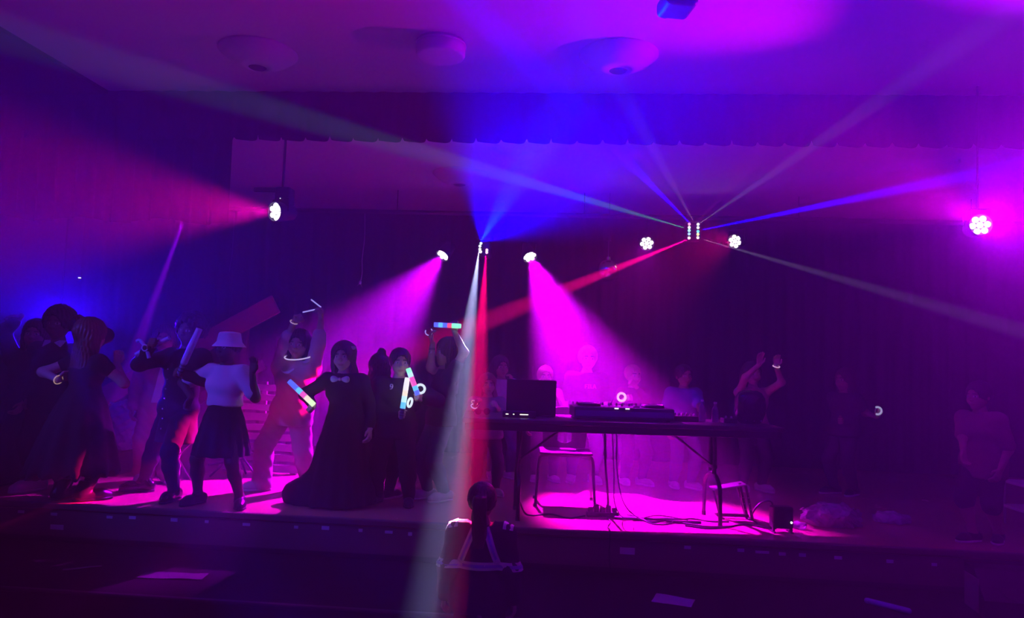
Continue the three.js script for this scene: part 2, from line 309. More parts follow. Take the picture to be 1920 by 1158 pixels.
// a hand: palm, four fingers of different length with two bends each, and a thumb from the side of the palm.
// d = towards the fingers, n = the way the palm faces, side = thumb direction; curl 0 (flat) to 1 (closed)
function handBones(w, d, n, side, len, curl) {
  const L = len, out = [], P = (a, b, c) => w.clone().addScaledVector(d, a * L).addScaledVector(side, b * L).addScaledVector(n, c * L);
  for (const b of [-0.17, -0.055, 0.06, 0.17]) out.push(bone(P(0.02, b * 0.55, 0), P(0.47, b, 0), 0.085 * L, 0.078 * L));
  const fingers = [[0.19, 0.44], [0.065, 0.5], [-0.06, 0.46], [-0.175, 0.36]];
  fingers.forEach(([b, f], i) => {
    const c1 = curl * 1.25 + 0.12 + i * 0.03, c2 = c1 + curl * 1.45 + 0.18, c3 = c2 + curl * 0.8 + 0.1;
    const p0 = P(0.47, b, 0), go = (p, len, ang) => p.clone().addScaledVector(d, Math.cos(ang) * len * L).addScaledVector(n, Math.sin(ang) * len * L).addScaledVector(side, b * 0.12 * len * L);
    const p1 = go(p0, f * 0.46, c1), p2 = go(p1, f * 0.32, c2), p3 = go(p2, f * 0.22, c3);
    out.push(bone(p0, p1, 0.064 * L, 0.058 * L), bone(p1, p2, 0.058 * L, 0.053 * L), bone(p2, p3, 0.053 * L, 0.045 * L));
  });
  const t0 = P(0.12, 0.16, 0.03), t1 = P(0.3, 0.33 - curl * 0.06, 0.06 + curl * 0.14), t2 = P(0.5, 0.36 - curl * 0.2, 0.08 + curl * 0.3);
  out.push(bone(t0, t1, 0.085 * L, 0.066 * L), bone(t1, t2, 0.064 * L, 0.05 * L));
  return out;
}

function person(o) {
  const H = o.H, y0 = o.y0 ?? S, g = thing('person', o.label, 'person', [o.at[0], y0, o.at[1]]);
  const f = o.face ?? 0, X = V(Math.cos(f), 0, -Math.sin(f)), F = V(Math.sin(f), 0, Math.cos(f));
  const W = ([x, y, z]) => V(x - o.at[0], y - y0, z - o.at[1]);          // a world point in the group's axes
  const feetW = o.feet.map(([x, z]) => V(x - o.at[0], 0, z - o.at[1]));
  const mid = feetW[0].clone().add(feetW[1]).multiplyScalar(0.5);
  const spread = feetW[0].distanceTo(feetW[1]), legL = 0.468 * H;
  const hipY = o.hip ?? Math.min(0.505 * H, 0.04 * H + Math.sqrt(Math.max(0.02, legL * legL - spread * spread * 0.25)) + 0.015 * H);
  const top = o.top ? W(o.top) : V(mid.x, H, mid.z);
  const pelvis = V(mid.x * 0.7 + top.x * 0.3, hipY, mid.z * 0.7 + top.z * 0.3); if (o.pelvis) { const q = W(o.pelvis); pelvis.x = q.x; pelvis.z = q.z; }
  const spine = top.clone().sub(pelvis), sl = spine.length(); spine.normalize();
  const neck = pelvis.clone().addScaledVector(spine, sl - 0.2 * H), chest = pelvis.clone().addScaledVector(spine, (sl - 0.2 * H) * 0.64), waist = pelvis.clone().addScaledVector(spine, (sl - 0.2 * H) * 0.3);
  const stout = o.stout ?? 1, sw = 0.112 * H * (o.wide ?? 1);
  const sh = [-1, 1].map((s) => neck.clone().addScaledVector(spine, -0.035 * H).addScaledVector(X, s * sw));
  const B = { torso: [], arm: [[], []], fore: [[], []], thigh: [[], []], shin: [[], []] };
  const r = (v) => v * H * stout;
  B.torso.push(bone(pelvis.clone().addScaledVector(X, -r(0.045)), pelvis.clone().addScaledVector(X, r(0.045)), r(0.068), r(0.068)),
    bone(waist.clone().addScaledVector(X, -r(0.035)), waist.clone().addScaledVector(X, r(0.035)), r(0.06), r(0.06)),
    bone(chest.clone().addScaledVector(X, -r(0.048)), chest.clone().addScaledVector(X, r(0.048)), r(0.064), r(0.064)),
    bone(pelvis, chest, r(0.068), r(0.066)), bone(sh[0], sh[1], 0.036 * H, 0.036 * H), bone(chest, neck, r(0.066), 0.04 * H));
  const neckTop = neck.clone().addScaledVector(spine, 0.06 * H);
  const neckBone = bone(neck.clone().addScaledVector(spine, -0.02 * H), neckTop, 0.036 * H, 0.031 * H);
  // arms: hands[0] belongs to the side on the viewer's left when the figure faces the hall
  const hands = [], flip = Math.cos(f) < -0.01 ? [1, 0] : [0, 1];
  [0, 1].forEach((v) => {
    const i = flip[v], s = i ? 1 : -1, spec = (o.hands ?? [])[v] ?? {};
    const a = sh[i], w = spec.p ? W(spec.p) : a.clone().addScaledVector(X, s * 0.045 * H).add(V(0, -0.29 * H, 0)).addScaledVector(F, 0.04 * H);
    const pole = spec.pole ? V(...spec.pole) : X.clone().multiplyScalar(s * 0.35).addScaledVector(F, -0.9).add(V(0, -0.3, 0));
    const e = bend(a, w, 0.172 * H, 0.148 * H, pole);
    B.arm[i].push(bone(a, e, 0.034 * H, 0.026 * H)); B.fore[i].push(bone(e, w, 0.026 * H, 0.018 * H));
    const d = spec.d ? V(...spec.d).normalize() : w.clone().sub(e).normalize();
    let n = spec.n ? V(...spec.n) : X.clone().multiplyScalar(-s); n.addScaledVector(d, -n.dot(d)); if (n.lengthSq() < 1e-4) n = F.clone().addScaledVector(d, -F.dot(d)); n.normalize();
    const side = d.clone().cross(n).normalize(), th = spec.thumb ? V(...spec.thumb) : Math.abs(d.y) > 0.7 ? F : up; if (side.dot(th) < 0) side.negate();
    hands[v] = { w, d, n, side, e, a, i, bones: handBones(w, d, n, side, 0.108 * H, spec.curl ?? 0.25), grip: w.clone().addScaledVector(d, 0.055 * H).addScaledVector(n, 0.022 * H) };
  });
  // legs
  const feet = [];
  [0, 1].forEach((v) => {
    const i = flip[v], s = i ? 1 : -1, hip = pelvis.clone().addScaledVector(X, s * 0.052 * H).add(V(0, -0.012 * H, 0)), toe = o.feet[v][2] ?? f + s * 0.25;
    const ank = feetW[v].clone().add(V(0, 0.05 * H + (o.feet[v][3] ?? 0), 0)), T = V(Math.sin(toe), 0, Math.cos(toe));
    const kneePole = o.knee?.[v] ? V(...o.knee[v]) : F.clone().addScaledVector(X, s * 0.25).addScaledVector(T, 0.5);
    const kn = bend(hip, ank, 0.243 * H, 0.227 * H, kneePole);
    B.thigh[i].push(bone(hip, kn, 0.058 * H * stout, 0.038 * H)); B.shin[i].push(bone(kn, along(kn, ank, 0.35), 0.036 * H, 0.037 * H), bone(along(kn, ank, 0.35), ank, 0.037 * H, 0.024 * H));
    const ground = ank.clone().setY((o.feet[v][3] ?? 0));
    feet[v] = { ank, T, i, heel: ground.clone().addScaledVector(T, -0.03 * H), ball: ground.clone().addScaledVector(T, 0.075 * H), tip: ground.clone().addScaledVector(T, 0.11 * H), bones: [bone(ank, ground.clone().add(V(0, 0.022 * H, 0)).addScaledVector(T, -0.02 * H), 0.024 * H, 0.022 * H), bone(ank.clone().add(V(0, -0.015 * H, 0)), ground.clone().add(V(0, 0.018 * H, 0)).addScaledVector(T, 0.085 * H), 0.024 * H, 0.016 * H)] };
  });
  const all = [...B.torso, neckBone, ...B.arm.flat(), ...B.fore.flat(), ...B.thigh.flat(), ...B.shin.flat(), ...feet.flatMap((q) => q.bones)];
  const geos = [nets(field(all, 0.03), ...bounds(all, 0.04), o.cell ?? 0.013)];
  for (const h of hands) geos.push(nets(field(h.bones, 0.006), ...bounds(h.bones, 0.012), 0.0042));
  // head, in its own axes (hx right, hy up, hz forward), scaled by the head height
  const h = 0.168 * H, hy = V(...(o.headUp ?? [0, 0, 0])).add(spine.clone().lerp(up, 0.5)).normalize(), look = f + (o.turn ?? 0);
  const hz = V(Math.sin(look), o.nod ?? 0, Math.cos(look)); hz.addScaledVector(hy, -hz.dot(hy)).normalize();
  const hx = hy.clone().cross(hz), chin = top.clone().addScaledVector(hy, -h);
  const toHead = new THREE.Matrix4().makeBasis(hx, hy, hz).setPosition(chin), fromHead = toHead.clone().invert().elements;
  const head = (fn) => (x, y, z) => { const m = fromHead; return fn((m[0] * x + m[4] * y + m[8] * z + m[12]) / h, (m[1] * x + m[5] * y + m[9] * z + m[13]) / h, (m[2] * x + m[6] * y + m[10] * z + m[14]) / h) * h; };
  const skull = (x, y, z) => {
    const ax = Math.abs(x);
    let d = ell(x, y, z, 0, 0.6, -0.03, 0.355, 0.4, 0.43);
    d = smin(d, ell(x, y, z, 0, 0.3, 0.09, 0.27, 0.3, 0.3), 0.16);
    d = smin(d, ell(ax, y, z, 0.17, 0.33, 0.22, 0.12, 0.12, 0.13), 0.1);
    d = Math.max(d, -ell(ax, y, z, 0.15, 0.5, 0.46, 0.09, 0.055, 0.09));
    d = smin(d, ell(ax, y, z, 0.148, 0.49, 0.315, 0.072, 0.05, 0.06), 0.02);
    d = smin(d, ell(x, y, z, 0, 0.44, 0.4, 0.035, 0.1, 0.05), 0.05); d = smin(d, ell(ax, y, z, 0.025, 0.37, 0.42, 0.055, 0.045, 0.06), 0.04);
    d = smin(d, ell(x, y, z, 0, 0.215, 0.35, 0.11, 0.03, 0.05), 0.03); d = smin(d, ell(x, y, z, 0, 0.17, 0.345, 0.09, 0.03, 0.05), 0.03);
    d = smin(d, ell(x, y, z, 0, 0.06, 0.24, 0.1, 0.08, 0.1), 0.1);
    d = smin(d, ell(ax, y, z, 0.36, 0.45, -0.02, 0.045, 0.11, 0.075), 0.04);
    return d;
  };
  const hc = chin.clone().addScaledVector(hy, 0.5 * h), pad = 0.62 * h;
  geos.push(nets(head(skull), [hc.x - pad, hc.y - pad, hc.z - pad], [hc.x + pad, hc.y + pad, hc.z + pad], 0.0052));
  // one continuous figure, coloured by skin, lips, brows and eyes
  const body = mergeGeometries(geos.map((q) => q)), P = body.attributes.position, col = new Float32Array(P.count * 3), sk = o.skin ?? [0.45, 0.28, 0.2];
  for (let i = 0; i < P.count; i++) {
    let c = sk; const x = P.getX(i), y = P.getY(i), z = P.getZ(i), m = fromHead, a = (m[0] * x + m[4] * y + m[8] * z + m[12]) / h, b = (m[1] * x + m[5] * y + m[9] * z + m[13]) / h, e = (m[2] * x + m[6] * y + m[10] * z + m[14]) / h;
    if (e > 0.25 && b > 0.1 && b < 0.7 && Math.abs(a) < 0.3) {
      const ax = Math.abs(a);
      if (Math.hypot((ax - 0.148) / 0.07, (b - 0.49) / 0.035) < 1) c = Math.hypot(ax - 0.148, b - 0.49) < 0.03 ? [0.02, 0.015, 0.012] : [0.6, 0.58, 0.56];
      else if (Math.abs(b - 0.59) < 0.022 && ax > 0.06 && ax < 0.24) c = [0.03, 0.02, 0.015];
      else if (Math.hypot(a / 0.11, (b - 0.193) / 0.05) < 1) c = [sk[0] * 0.85, sk[1] * 0.5, sk[2] * 0.5];
    }
    col[i * 3] = c[0]; col[i * 3 + 1] = c[1]; col[i * 3 + 2] = c[2];
  }
  body.setAttribute('color', new THREE.BufferAttribute(col, 3));
  mesh('body', body, new THREE.MeshPhysicalMaterial({ vertexColors: true, roughness: 0.62 }), g);
  const ctx = { o, g, H, h, X, F, B, sh, hands, feet, pelvis, waist, chest, neck, neckBone, top, chin, hx, hy, hz, head, spine, toHead, W, cell: o.cell ?? 0.012, fields: {} };
  for (const q of o.wear ?? []) q(ctx);
  if (o.hair) o.hair(ctx);
  return ctx;
}

// ---- clothes: shells over the bones they cover
const cloth = (r, g, b, rough = 0.9, o = {}) => mat(r, g, b, rough, { bumpMap: rep(cloudy, 1, 1), bumpScale: 0.0004, ...o });
const cutBone = (b, t) => [b[0], b[1], b[2], b[3] * t, b[4] * t, b[5] * t, b[6], b[7] * t, b[8] / Math.max(1e-6, t * t)];
// the upper garment: sleeves 0..2 (1 = to the elbow, 2 = to the wrist), hem as a share of the height, skirt of a coat or dress
function topWear(name, material, { sleeve = 0.55, loose = 0.012, hem = 0.46, fold = 0.0022, skirt, ragged = 0, hood = false, cuff = 0, train, sleeves } = {}) {
  return (c) => {
    const { B, H, pelvis, waist, chest, neck } = c, bones = [...B.torso.map((b) => b.slice())];
    if (!skirt) { const q = 0.045 * H, lower = pelvis.clone().add(V(0, -0.07 * H, 0)); bones.push(bone(lower.clone().addScaledVector(c.X, -q), lower.clone().addScaledVector(c.X, q), 0.078 * H, 0.078 * H), bone(pelvis.clone().addScaledVector(c.X, -q), pelvis.clone().addScaledVector(c.X, q), 0.076 * H, 0.076 * H)); }
    [0, 1].forEach((i) => {
      const v = sleeves ? sleeves[i] : sleeve; if (v <= 0) return;
      bones.push(cutBone(B.arm[i][0], Math.min(1, v))); if (v > 1) bones.push(cutBone(B.fore[i][0], Math.min(0.97, v - 1)));
    });
    const base = field(bones, 0.03, loose), ny = neck.y + 0.012 * H, hy = hem * H;
    let f = (x, y, z) => base(x, y, z);
    const [lo, hi] = bounds(bones, loose + 0.03);
    if (skirt) {
      const { y = 0.3, r = 0.2, waves = 9, amp = 0.02, cx = 0, cz = 0, oval = 1, start = 0.58 } = skirt, y1 = start * H, yb = y * H;
      const ang = c.o.face ?? 0, cs = Math.cos(ang), sn = Math.sin(ang);
      const cone = (px, py, pz) => {
        const t = Math.min(1.06, Math.max(0, (y1 - py) / (y1 - yb))), ax = waist.x + (pelvis.x + cx - waist.x) * t, az = waist.z + (pelvis.z + cz - waist.z) * t;
        const dx = px - ax, dz = pz - az, u = dx * cs - dz * sn, w = dx * sn + dz * cs, a = Math.atan2(w, u);
        let R = 0.075 * H + (r - 0.075 * H) * Math.pow(t, 0.7) + amp * t * Math.sin(waves * a + 3 * Math.sin(a)) ;
        const rag = ragged ? ragged * (Math.sin(a * 17) + Math.sin(a * 29 + 1)) * 0.5 : 0;
        return Math.max((Math.hypot(u, w / oval) - R) * 0.75, py - y1, yb + rag - py);
      };
      const prev = f; f = (x, y, z) => smin(prev(x, y, z), cone(x, y, z), 0.02);
      for (const s of [-1, 1]) { lo[0] = Math.min(lo[0], pelvis.x + cx - r - 0.06); hi[0] = Math.max(hi[0], pelvis.x + cx + r + 0.06); lo[2] = Math.min(lo[2], pelvis.z + cz - r - 0.06); hi[2] = Math.max(hi[2], pelvis.z + cz + r + 0.06); }
      lo[1] = Math.min(lo[1], yb - 0.08);
      if (train) {
        const tb = train.map(([x0, yy0, z0, x1, yy1, z1, ra, rb]) => bone(c.W([x0, yy0, z0]), c.W([x1, yy1, z1]), ra, rb)), tf = field(tb, 0.06), [l2, h2] = bounds(tb, 0.05);
        const p2 = f; f = (x, y, z) => smin(p2(x, y, z), Math.max(tf(x, y, z), 0.008 - y), 0.08);
        for (let k = 0; k < 3; k++) { lo[k] = Math.min(lo[k], l2[k]); hi[k] = Math.max(hi[k], h2[k]); }
      }
    }
    const bottom = hy;
    // neckline: cut the neck out above the collar, keep raised sleeves
    const fin = (x, y, z) => { let d = f(x, y, z) + fold * wave(x, y, z); const rn = Math.hypot(x - neck.x, z - neck.z); if (rn < 0.062 * H) d = Math.max(d, y - ny); if (!skirt && Math.hypot(x - pelvis.x, z - pelvis.z) < 0.15 * H) d = Math.max(d, bottom - y); return d; };
    c.fields[name] = fin;
    return c[name] = mesh(name, nets(fin, lo, hi, c.cell), material, c.g);
  };
}
function legWear(name, material, { length = 2, loose = 0.012, flare = 0, fold = 0.003, waistAt = 0.54 } = {}) {
  return (c) => {
    const { B, H } = c, bones = [B.torso[0].slice()];
    [0, 1].forEach((i) => {
      bones.push(cutBone(B.thigh[i][0], Math.min(1, length)));
      if (length > 1) { const t = length - 1, a = B.shin[i][0], b = B.shin[i][1]; bones.push(cutBone(a, Math.min(1, t / 0.35)), ...(t > 0.35 ? [(() => { const q = cutBone(b, Math.min(0.97, (t - 0.35) / 0.65)); q[7] += flare; return q; })()] : [])); }
    });
    const base = field(bones, 0.028, loose), fin = (x, y, z) => Math.max(base(x, y, z) + fold * wave(x * 1.2, y, z), y - waistAt * H);
    const [lo, hi] = bounds(bones, loose + 0.03 + flare);
    return c[name] = mesh(name, nets(fin, lo, hi, c.cell), material, c.g);
  };
}
function shoes(material, { sole = M.white, tall = 0, bulk = 1 } = {}) {
  return (c) => c.feet.forEach((q) => {
    const H = c.H, b = [bone(q.heel.clone().add(V(0, 0.03 * H, 0)), q.ball.clone().add(V(0, 0.026 * H, 0)), 0.029 * H * bulk, 0.03 * H * bulk), bone(q.ball.clone().add(V(0, 0.026 * H, 0)), q.tip.clone().add(V(0, 0.022 * H, 0)), 0.03 * H * bulk, 0.022 * H * bulk), bone(q.heel.clone().add(V(0, 0.035 * H, 0)), q.ank.clone().add(V(0, tall * H, 0)), 0.03 * H * bulk, 0.033 * H * bulk)];
    const ground = q.heel.y, up2 = field(b, 0.02), s = mesh('shoe', nets((x, y, z) => Math.max(up2(x, y, z), ground + 0.012 - y, y - q.ank.y - (tall + 0.012) * H), ...bounds(b, 0.02), 0.0075), material, c.g);
    const sb = [bone(q.heel.clone().add(V(0, 0.014, 0)), q.ball.clone().add(V(0, 0.014, 0)), 0.03 * H * bulk, 0.033 * H * bulk), bone(q.ball.clone().add(V(0, 0.014, 0)), q.tip.clone().add(V(0, 0.014, 0)), 0.033 * H * bulk, 0.024 * H * bulk)], sf = field(sb, 0.015);
    mesh('sole', nets((x, y, z) => Math.max(sf(x, y, z), ground + 0.0005 - y, y - ground - 0.02), ...bounds(sb, 0.01), 0.0075), sole, s);
  });
}
// ---- hair, in head units
function hair(material, { kind = 'short', length = 0.5, volume = 0.07, bun, part = 0, curls = 0, frontDrop = 0, bunR = 0.2 } = {}) {
  return (c) => {
    const strands = (x, y, z) => 0.012 * Math.sin(Math.atan2(x, z + 0.1) * 26 + y * 5 + 2 * Math.sin(y * 6)) + 0.006 * Math.sin(x * 60 + y * 22);
    const curly = (x, y, z) => curls * (Math.sin(x * 28) * Math.sin(y * 28 + 1) * Math.sin(z * 28 + 2));
    const f = (x, y, z) => {
      let d = ell(x, y, z, 0, 0.61, -0.05, 0.37 + volume, 0.41 + volume, 0.44 + volume);
      // face opening
      d = Math.max(d, -ell(x, y, z, 0, 0.36, 0.5, 0.285, 0.4 - frontDrop, 0.5), 0.28 - y);
      if (kind === 'short') d = Math.max(d, 0.34 - y - (z < -0.05 ? 0.12 : 0));
      if (kind === 'long') {
        const yy = Math.min(0.55, Math.max(-length, y)), t = (0.55 - yy) / (0.55 + length), sway = 0.05 * Math.sin(yy * 4);
        const curtain = Math.max(Math.hypot((x + sway) / (0.46 + 0.1 * t), (z + 0.12 + 0.02 * t) / (0.36 - 0.06 * t)) - 1, -length - 0.04 * Math.sin(x * 40) - y, y - 0.62) * 0.33;
        const open = Math.max(Math.abs(x) - 0.27, 0.02 - z, y - 0.62);
        d = smin(d, Math.max(curtain, -open), 0.05);
      }
      if (kind === 'tail') { const q = -0.55 - 0.12 * Math.sin(y * 3); d = smin(d, Math.max(Math.hypot(x, z - q) - 0.17 - 0.05 * Math.sin((y + length) * 2), -length - y, y - 0.75), 0.1); }
      if (bun) for (const [bx, by, bz] of bun) d = smin(d, Math.hypot(x - bx, y - by, z - bz) - bunR, 0.05);
      return d + strands(x, y, z) + curly(x, y, z);
    };
    const lo = [9, 9, 9], hi = [-9, -9, -9], L = kind === 'short' ? 0.1 : length + 0.15;
    for (const x of [-0.75, 0.75]) for (const y of [-L, 1.4]) for (const z of [-0.95, 0.65]) { const p = V(x * c.h, y * c.h, z * c.h).applyMatrix4(c.toHead); ['x', 'y', 'z'].forEach((k, i) => { lo[i] = Math.min(lo[i], p[k]); hi[i] = Math.max(hi[i], p[k]); }); }
    return c.hairMesh = mesh('hair', nets(c.head(f), lo, hi, 0.0068), material, c.g);
  };
}
const headPart = (name, geo, material) => (c) => mesh(name, geo.clone().scale(c.h, c.h, c.h).applyMatrix4(c.toHead), material, c.g);
// walk a ray to the cloth and give the point on it
function onCloth(c, name, from, dir) {
  const p = from.clone(), f = c.fields[name];
  for (let i = 0; i < 90; i++) { const d = f(p.x, p.y, p.z); if (d < 0.0006) break; p.addScaledVector(dir, Math.max(0.0008, d * 0.6)); }
  return p;
}
// flat print wrapped onto the front of a garment: geometry in x, y about a middle at height y (metres), pushed along -F
function printOn(part, garment, geo, material, middle, faceDir) {
  return (c) => {
    const F = faceDir ? V(...faceDir) : c.F, R = V(F.z, 0, -F.x), back = F.clone().negate(), P = geo.attributes.position, g2 = geo.clone(), m = c.W(middle);
    for (let i = 0; i < P.count; i++) {
      const from = m.clone().addScaledVector(R, P.getX(i)).add(V(0, P.getY(i), 0)).addScaledVector(F, 0.35), p = onCloth(c, garment, from, back).addScaledVector(F, 0.002 + P.getZ(i));
      g2.attributes.position.setXYZ(i, p.x, p.y, p.z);
    }
    g2.computeVertexNormals();
    return mesh(part, g2, material, c[garment] ?? c.g);
  };
}
const skins = { pale: [0.56, 0.36, 0.28], tan: [0.4, 0.24, 0.17], brown: [0.2, 0.115, 0.075], dark: [0.09, 0.05, 0.035] };
const hairs = { black: mat(0.012, 0.01, 0.01, 0.5), brown: mat(0.05, 0.03, 0.018, 0.5), auburn: mat(0.16, 0.07, 0.035, 0.45), blond: mat(0.42, 0.3, 0.17, 0.45) };
// ------------------------------------------------------------------ the children
const font = await new FontLoader().loadAsync('fonts/droid/droid_sans_bold.typeface.json');
const text = (t, size, depth = 0.0015) => { const q = new TextGeometry(t, { font, size, depth, curveSegments: 5 }); q.computeBoundingBox(); const b = q.boundingBox; return q.translate(-(b.min.x + b.max.x) / 2, -(b.min.y + b.max.y) / 2, 0); };
const C = { black: cloth(0.014, 0.013, 0.015), night: cloth(0.016, 0.016, 0.026), white: cloth(0.74, 0.73, 0.72), offwhite: cloth(0.6, 0.58, 0.56), pinkish: cloth(0.5, 0.33, 0.38), denim: cloth(0.05, 0.06, 0.12), grey: cloth(0.2, 0.2, 0.21), violet: cloth(0.16, 0.12, 0.5), maroon: cloth(0.12, 0.02, 0.035), shoe: mat(0.02, 0.02, 0.022, 0.4), sneaker: mat(0.6, 0.58, 0.58, 0.5), silver: mat(0.65, 0.63, 0.66, 0.32), rose: cloth(0.55, 0.22, 0.28) };
const P = {};
P.robe = person({ label: 'child in a black cape with one arm lifted over the head', H: 1.32, at: [-4.42, -0.62], face: 0.3, feet: [[-4.5, -0.62], [-4.32, -0.6]], top: [-4.37, 1.95, -0.6], skin: skins.tan,
  hands: [{ p: [-4.47, 1.98, -0.55], pole: [-1, 0.1, 0.1], d: [-1, -0.05, 0.1], n: [0, -1, 0], curl: 0.1 }, { p: [-4.3, 1.25, -0.4], pole: [0.6, -0.4, -0.2] }],
  wear: [topWear('cape', C.black, { sleeve: 1.6, loose: 0.022, skirt: { y: 0.06, r: 0.24, amp: 0.016, waves: 11 } }), shoes(C.shoe, { sole: M.black })], hair: hair(hairs.black, { kind: 'long', length: 0.5 }) });
P.suit = person({ label: 'tall child with high flat-top hair, white collar points and a dark suit', H: 1.44, at: [-4.03, -0.42], face: 0.1, feet: [[-4.13, -0.4, -0.4], [-3.95, -0.45, 0.5]], top: [-4.07, 2.045, -0.45], skin: skins.brown,
  hands: [{ p: [-4.24, 1.32, -0.4], pole: [-0.4, -0.2, -1] }, { p: [-3.9, 1.9, -0.5], pole: [1, 0.1, 0], d: [-0.1, 1, 0], n: [-1, 0, 0.2], curl: 0.5 }],
  wear: [topWear('jacket', C.night, { sleeve: 2, loose: 0.016, hem: 0.42 }), legWear('trousers', C.night, { loose: 0.014 }), shoes(C.silver, { bulk: 1.1 }),
    (c) => { for (const s of [-1, 1]) { const q = new THREE.BufferGeometry(), a = c.neck.clone().addScaledVector(c.X, s * 0.035).addScaledVector(c.F, 0.045).add(V(0, 0.035, 0)); const v = [a.clone(), a.clone().addScaledVector(c.X, s * 0.05).add(V(0, 0.0, -0.01)), a.clone().addScaledVector(c.X, s * 0.035).add(V(0, -0.055, 0.035)), a.clone().addScaledVector(c.X, s * -0.02).add(V(0, -0.02, 0.03))]; const w = [...v, ...v.map((p) => p.clone().addScaledVector(c.F, 0.006))]; q.setAttribute('position', new THREE.Float32BufferAttribute(w.flatMap((p) => p.toArray()), 3)); q.setIndex([0, 1, 2, 0, 2, 3, 4, 6, 5, 4, 7, 6, 0, 4, 5, 0, 5, 1, 1, 5, 6, 1, 6, 2, 2, 6, 7, 2, 7, 3, 3, 7, 4, 3, 4, 0]); q.computeVertexNormals(); mesh('collar_point', q, C.white, c.g); } }],
  hair: hair(hairs.black, { volume: 0.13, curls: 0.02 }) });
P.gown = person({ label: 'girl with long rim-lit hair and a wide black ragged-hem dress, back turned', H: 1.33, at: [-3.6, -0.12], face: 2.7, feet: [[-3.71, -0.13], [-3.52, -0.12]], top: [-3.575, 1.95, -0.12], skin: skins.pale,
  hands: [{ p: [-3.735, 1.5, -0.02], pole: [-1, -0.3, 0.3], d: [0.1, 0.3, -0.8], n: [1, 0, 0], curl: 0.4 }, { p: [-3.41, 1.63, -0.2], pole: [0.7, -0.8, 0.2], d: [0.15, 1, 0], n: [-0.6, 0, -0.6], curl: 0.45 }],
  wear: [topWear('dress', C.black, { sleeve: 0.35, loose: 0.01, ragged: 0.03, skirt: { y: 0.15, r: 0.31, amp: 0.02, waves: 13, start: 0.62, cx: -0.04 } }), legWear('leggings', C.black, { loose: 0.006 }), shoes(C.shoe, { sole: M.black, tall: 0.05, bulk: 1.2 })], hair: hair(hairs.auburn, { kind: 'long', length: 0.95, volume: 0.09 }) });
P.coat = person({ label: 'boy in a long black buttoned coat, one leg thrown out sideways, holding a pale stick', H: 1.4, at: [-3.0, -0.4], face: -0.35, feet: [[-3.36, -0.58, -1.35], [-2.95, -0.3, 0.05]], top: [-2.89, 2.02, -0.3], pelvis: [-3.0, 1.3, -0.38], skin: skins.brown, turn: 0.2,
  hands: [{ p: [-3.12, 1.755, -0.12], pole: [-1, -0.7, 0], d: [0.4, 0.5, 0.6], n: [0.4, -0.3, -0.5], curl: 0.85 }, { p: [-2.84, 1.56, -0.17], pole: [1, -0.5, -0.2], d: [-0.55, 0.3, 0.4], n: [-0.6, -0.4, -0.5], thumb: [0.4, 0.9, 0], curl: 0.9 }],
  wear: [topWear('coat', C.night, { sleeve: 2, loose: 0.018, skirt: { y: 0.3, r: 0.175, amp: 0.006, waves: 5, start: 0.6, oval: 0.75 } }), legWear('trousers', C.night, { loose: 0.008 }), shoes(mat(0.012, 0.012, 0.014, 0.12), { sole: M.black }),
    (c) => { for (let k = 0; k < 7; k++) { const y = 0.98 - k * 0.075, p = onCloth(c, 'coat', V(c.pelvis.x + (c.neck.x - c.pelvis.x) * Math.max(0, (y - c.pelvis.y) / (c.neck.y - c.pelvis.y)), y, c.pelvis.z).addScaledVector(c.F, 0.4).addScaledVector(c.X, -0.03), c.F.clone().negate()); mesh('button', new THREE.SphereGeometry(0.0085, 10, 8).translate(p.x, p.y, p.z), M.chrome, c.coat); } },
    (c) => c.hands.forEach((q) => mesh('cuff', new THREE.TorusGeometry(0.027, 0.011, 8, 20).applyQuaternion(new THREE.Quaternion().setFromUnitVectors(V(0, 0, 1), q.w.clone().sub(q.e).normalize())).translate(q.w.x, q.w.y, q.w.z), C.white, c.g))],
  hair: hair(hairs.black, { volume: 0.12, curls: 0.03 }) });
P.pink = person({ label: 'child in a crinkled pink suit with a white sash, behind the coat boy', H: 1.34, at: [-3.5, -1.02], face: 0.4, feet: [[-3.6, -1.0], [-3.4, -1.04]], top: [-3.5, 1.95, -1.0], skin: skins.tan,
  hands: [{}, {}],
  wear: [topWear('suit_top', C.rose, { sleeve: 1.9, loose: 0.016, hem: 0.4, fold: 0.004 }), legWear('ruffled_trousers', C.rose, { loose: 0.026, flare: 0.03, fold: 0.008 }), shoes(C.sneaker),
    (c) => { const q = []; for (let k = 0; k < 9; k++) { const t = k / 8, y = 0.98 - t * 0.3, x = 0.02 - t * 0.06; q.push([x - 0.03, y], [x + 0.035, y]); } const g = new THREE.BufferGeometry(), v = [], ix = []; q.forEach(([x, y], i) => { const p = onCloth(c, 'suit_top', V(c.pelvis.x + x, y, c.pelvis.z).addScaledVector(c.F, 0.4), c.F.clone().negate()).addScaledVector(c.F, 0.008); v.push(p.x, p.y, p.z); if (i % 2 === 0 && i < q.length - 2) ix.push(i, i + 1, i + 2, i + 2, i + 1, i + 3); }); g.setAttribute('position', new THREE.Float32BufferAttribute(v, 3)); g.setIndex(ix); g.computeVertexNormals(); mesh('sash', g, C.white, c.g); }],
  hair: hair(hairs.brown, { kind: 'long', length: 0.3 }) });
const bucket = lathe([[0, 1.1], [0.2, 1.1], [0.33, 1.075], [0.37, 1.03], [0.41, 0.82], [0.43, 0.74], [0.57, 0.58], [0.575, 0.565], [0.56, 0.565], [0.42, 0.72], [0.4, 0.74], [0.36, 1.02], [0, 1.06]], 40).translate(0, -0.04, -0.02);
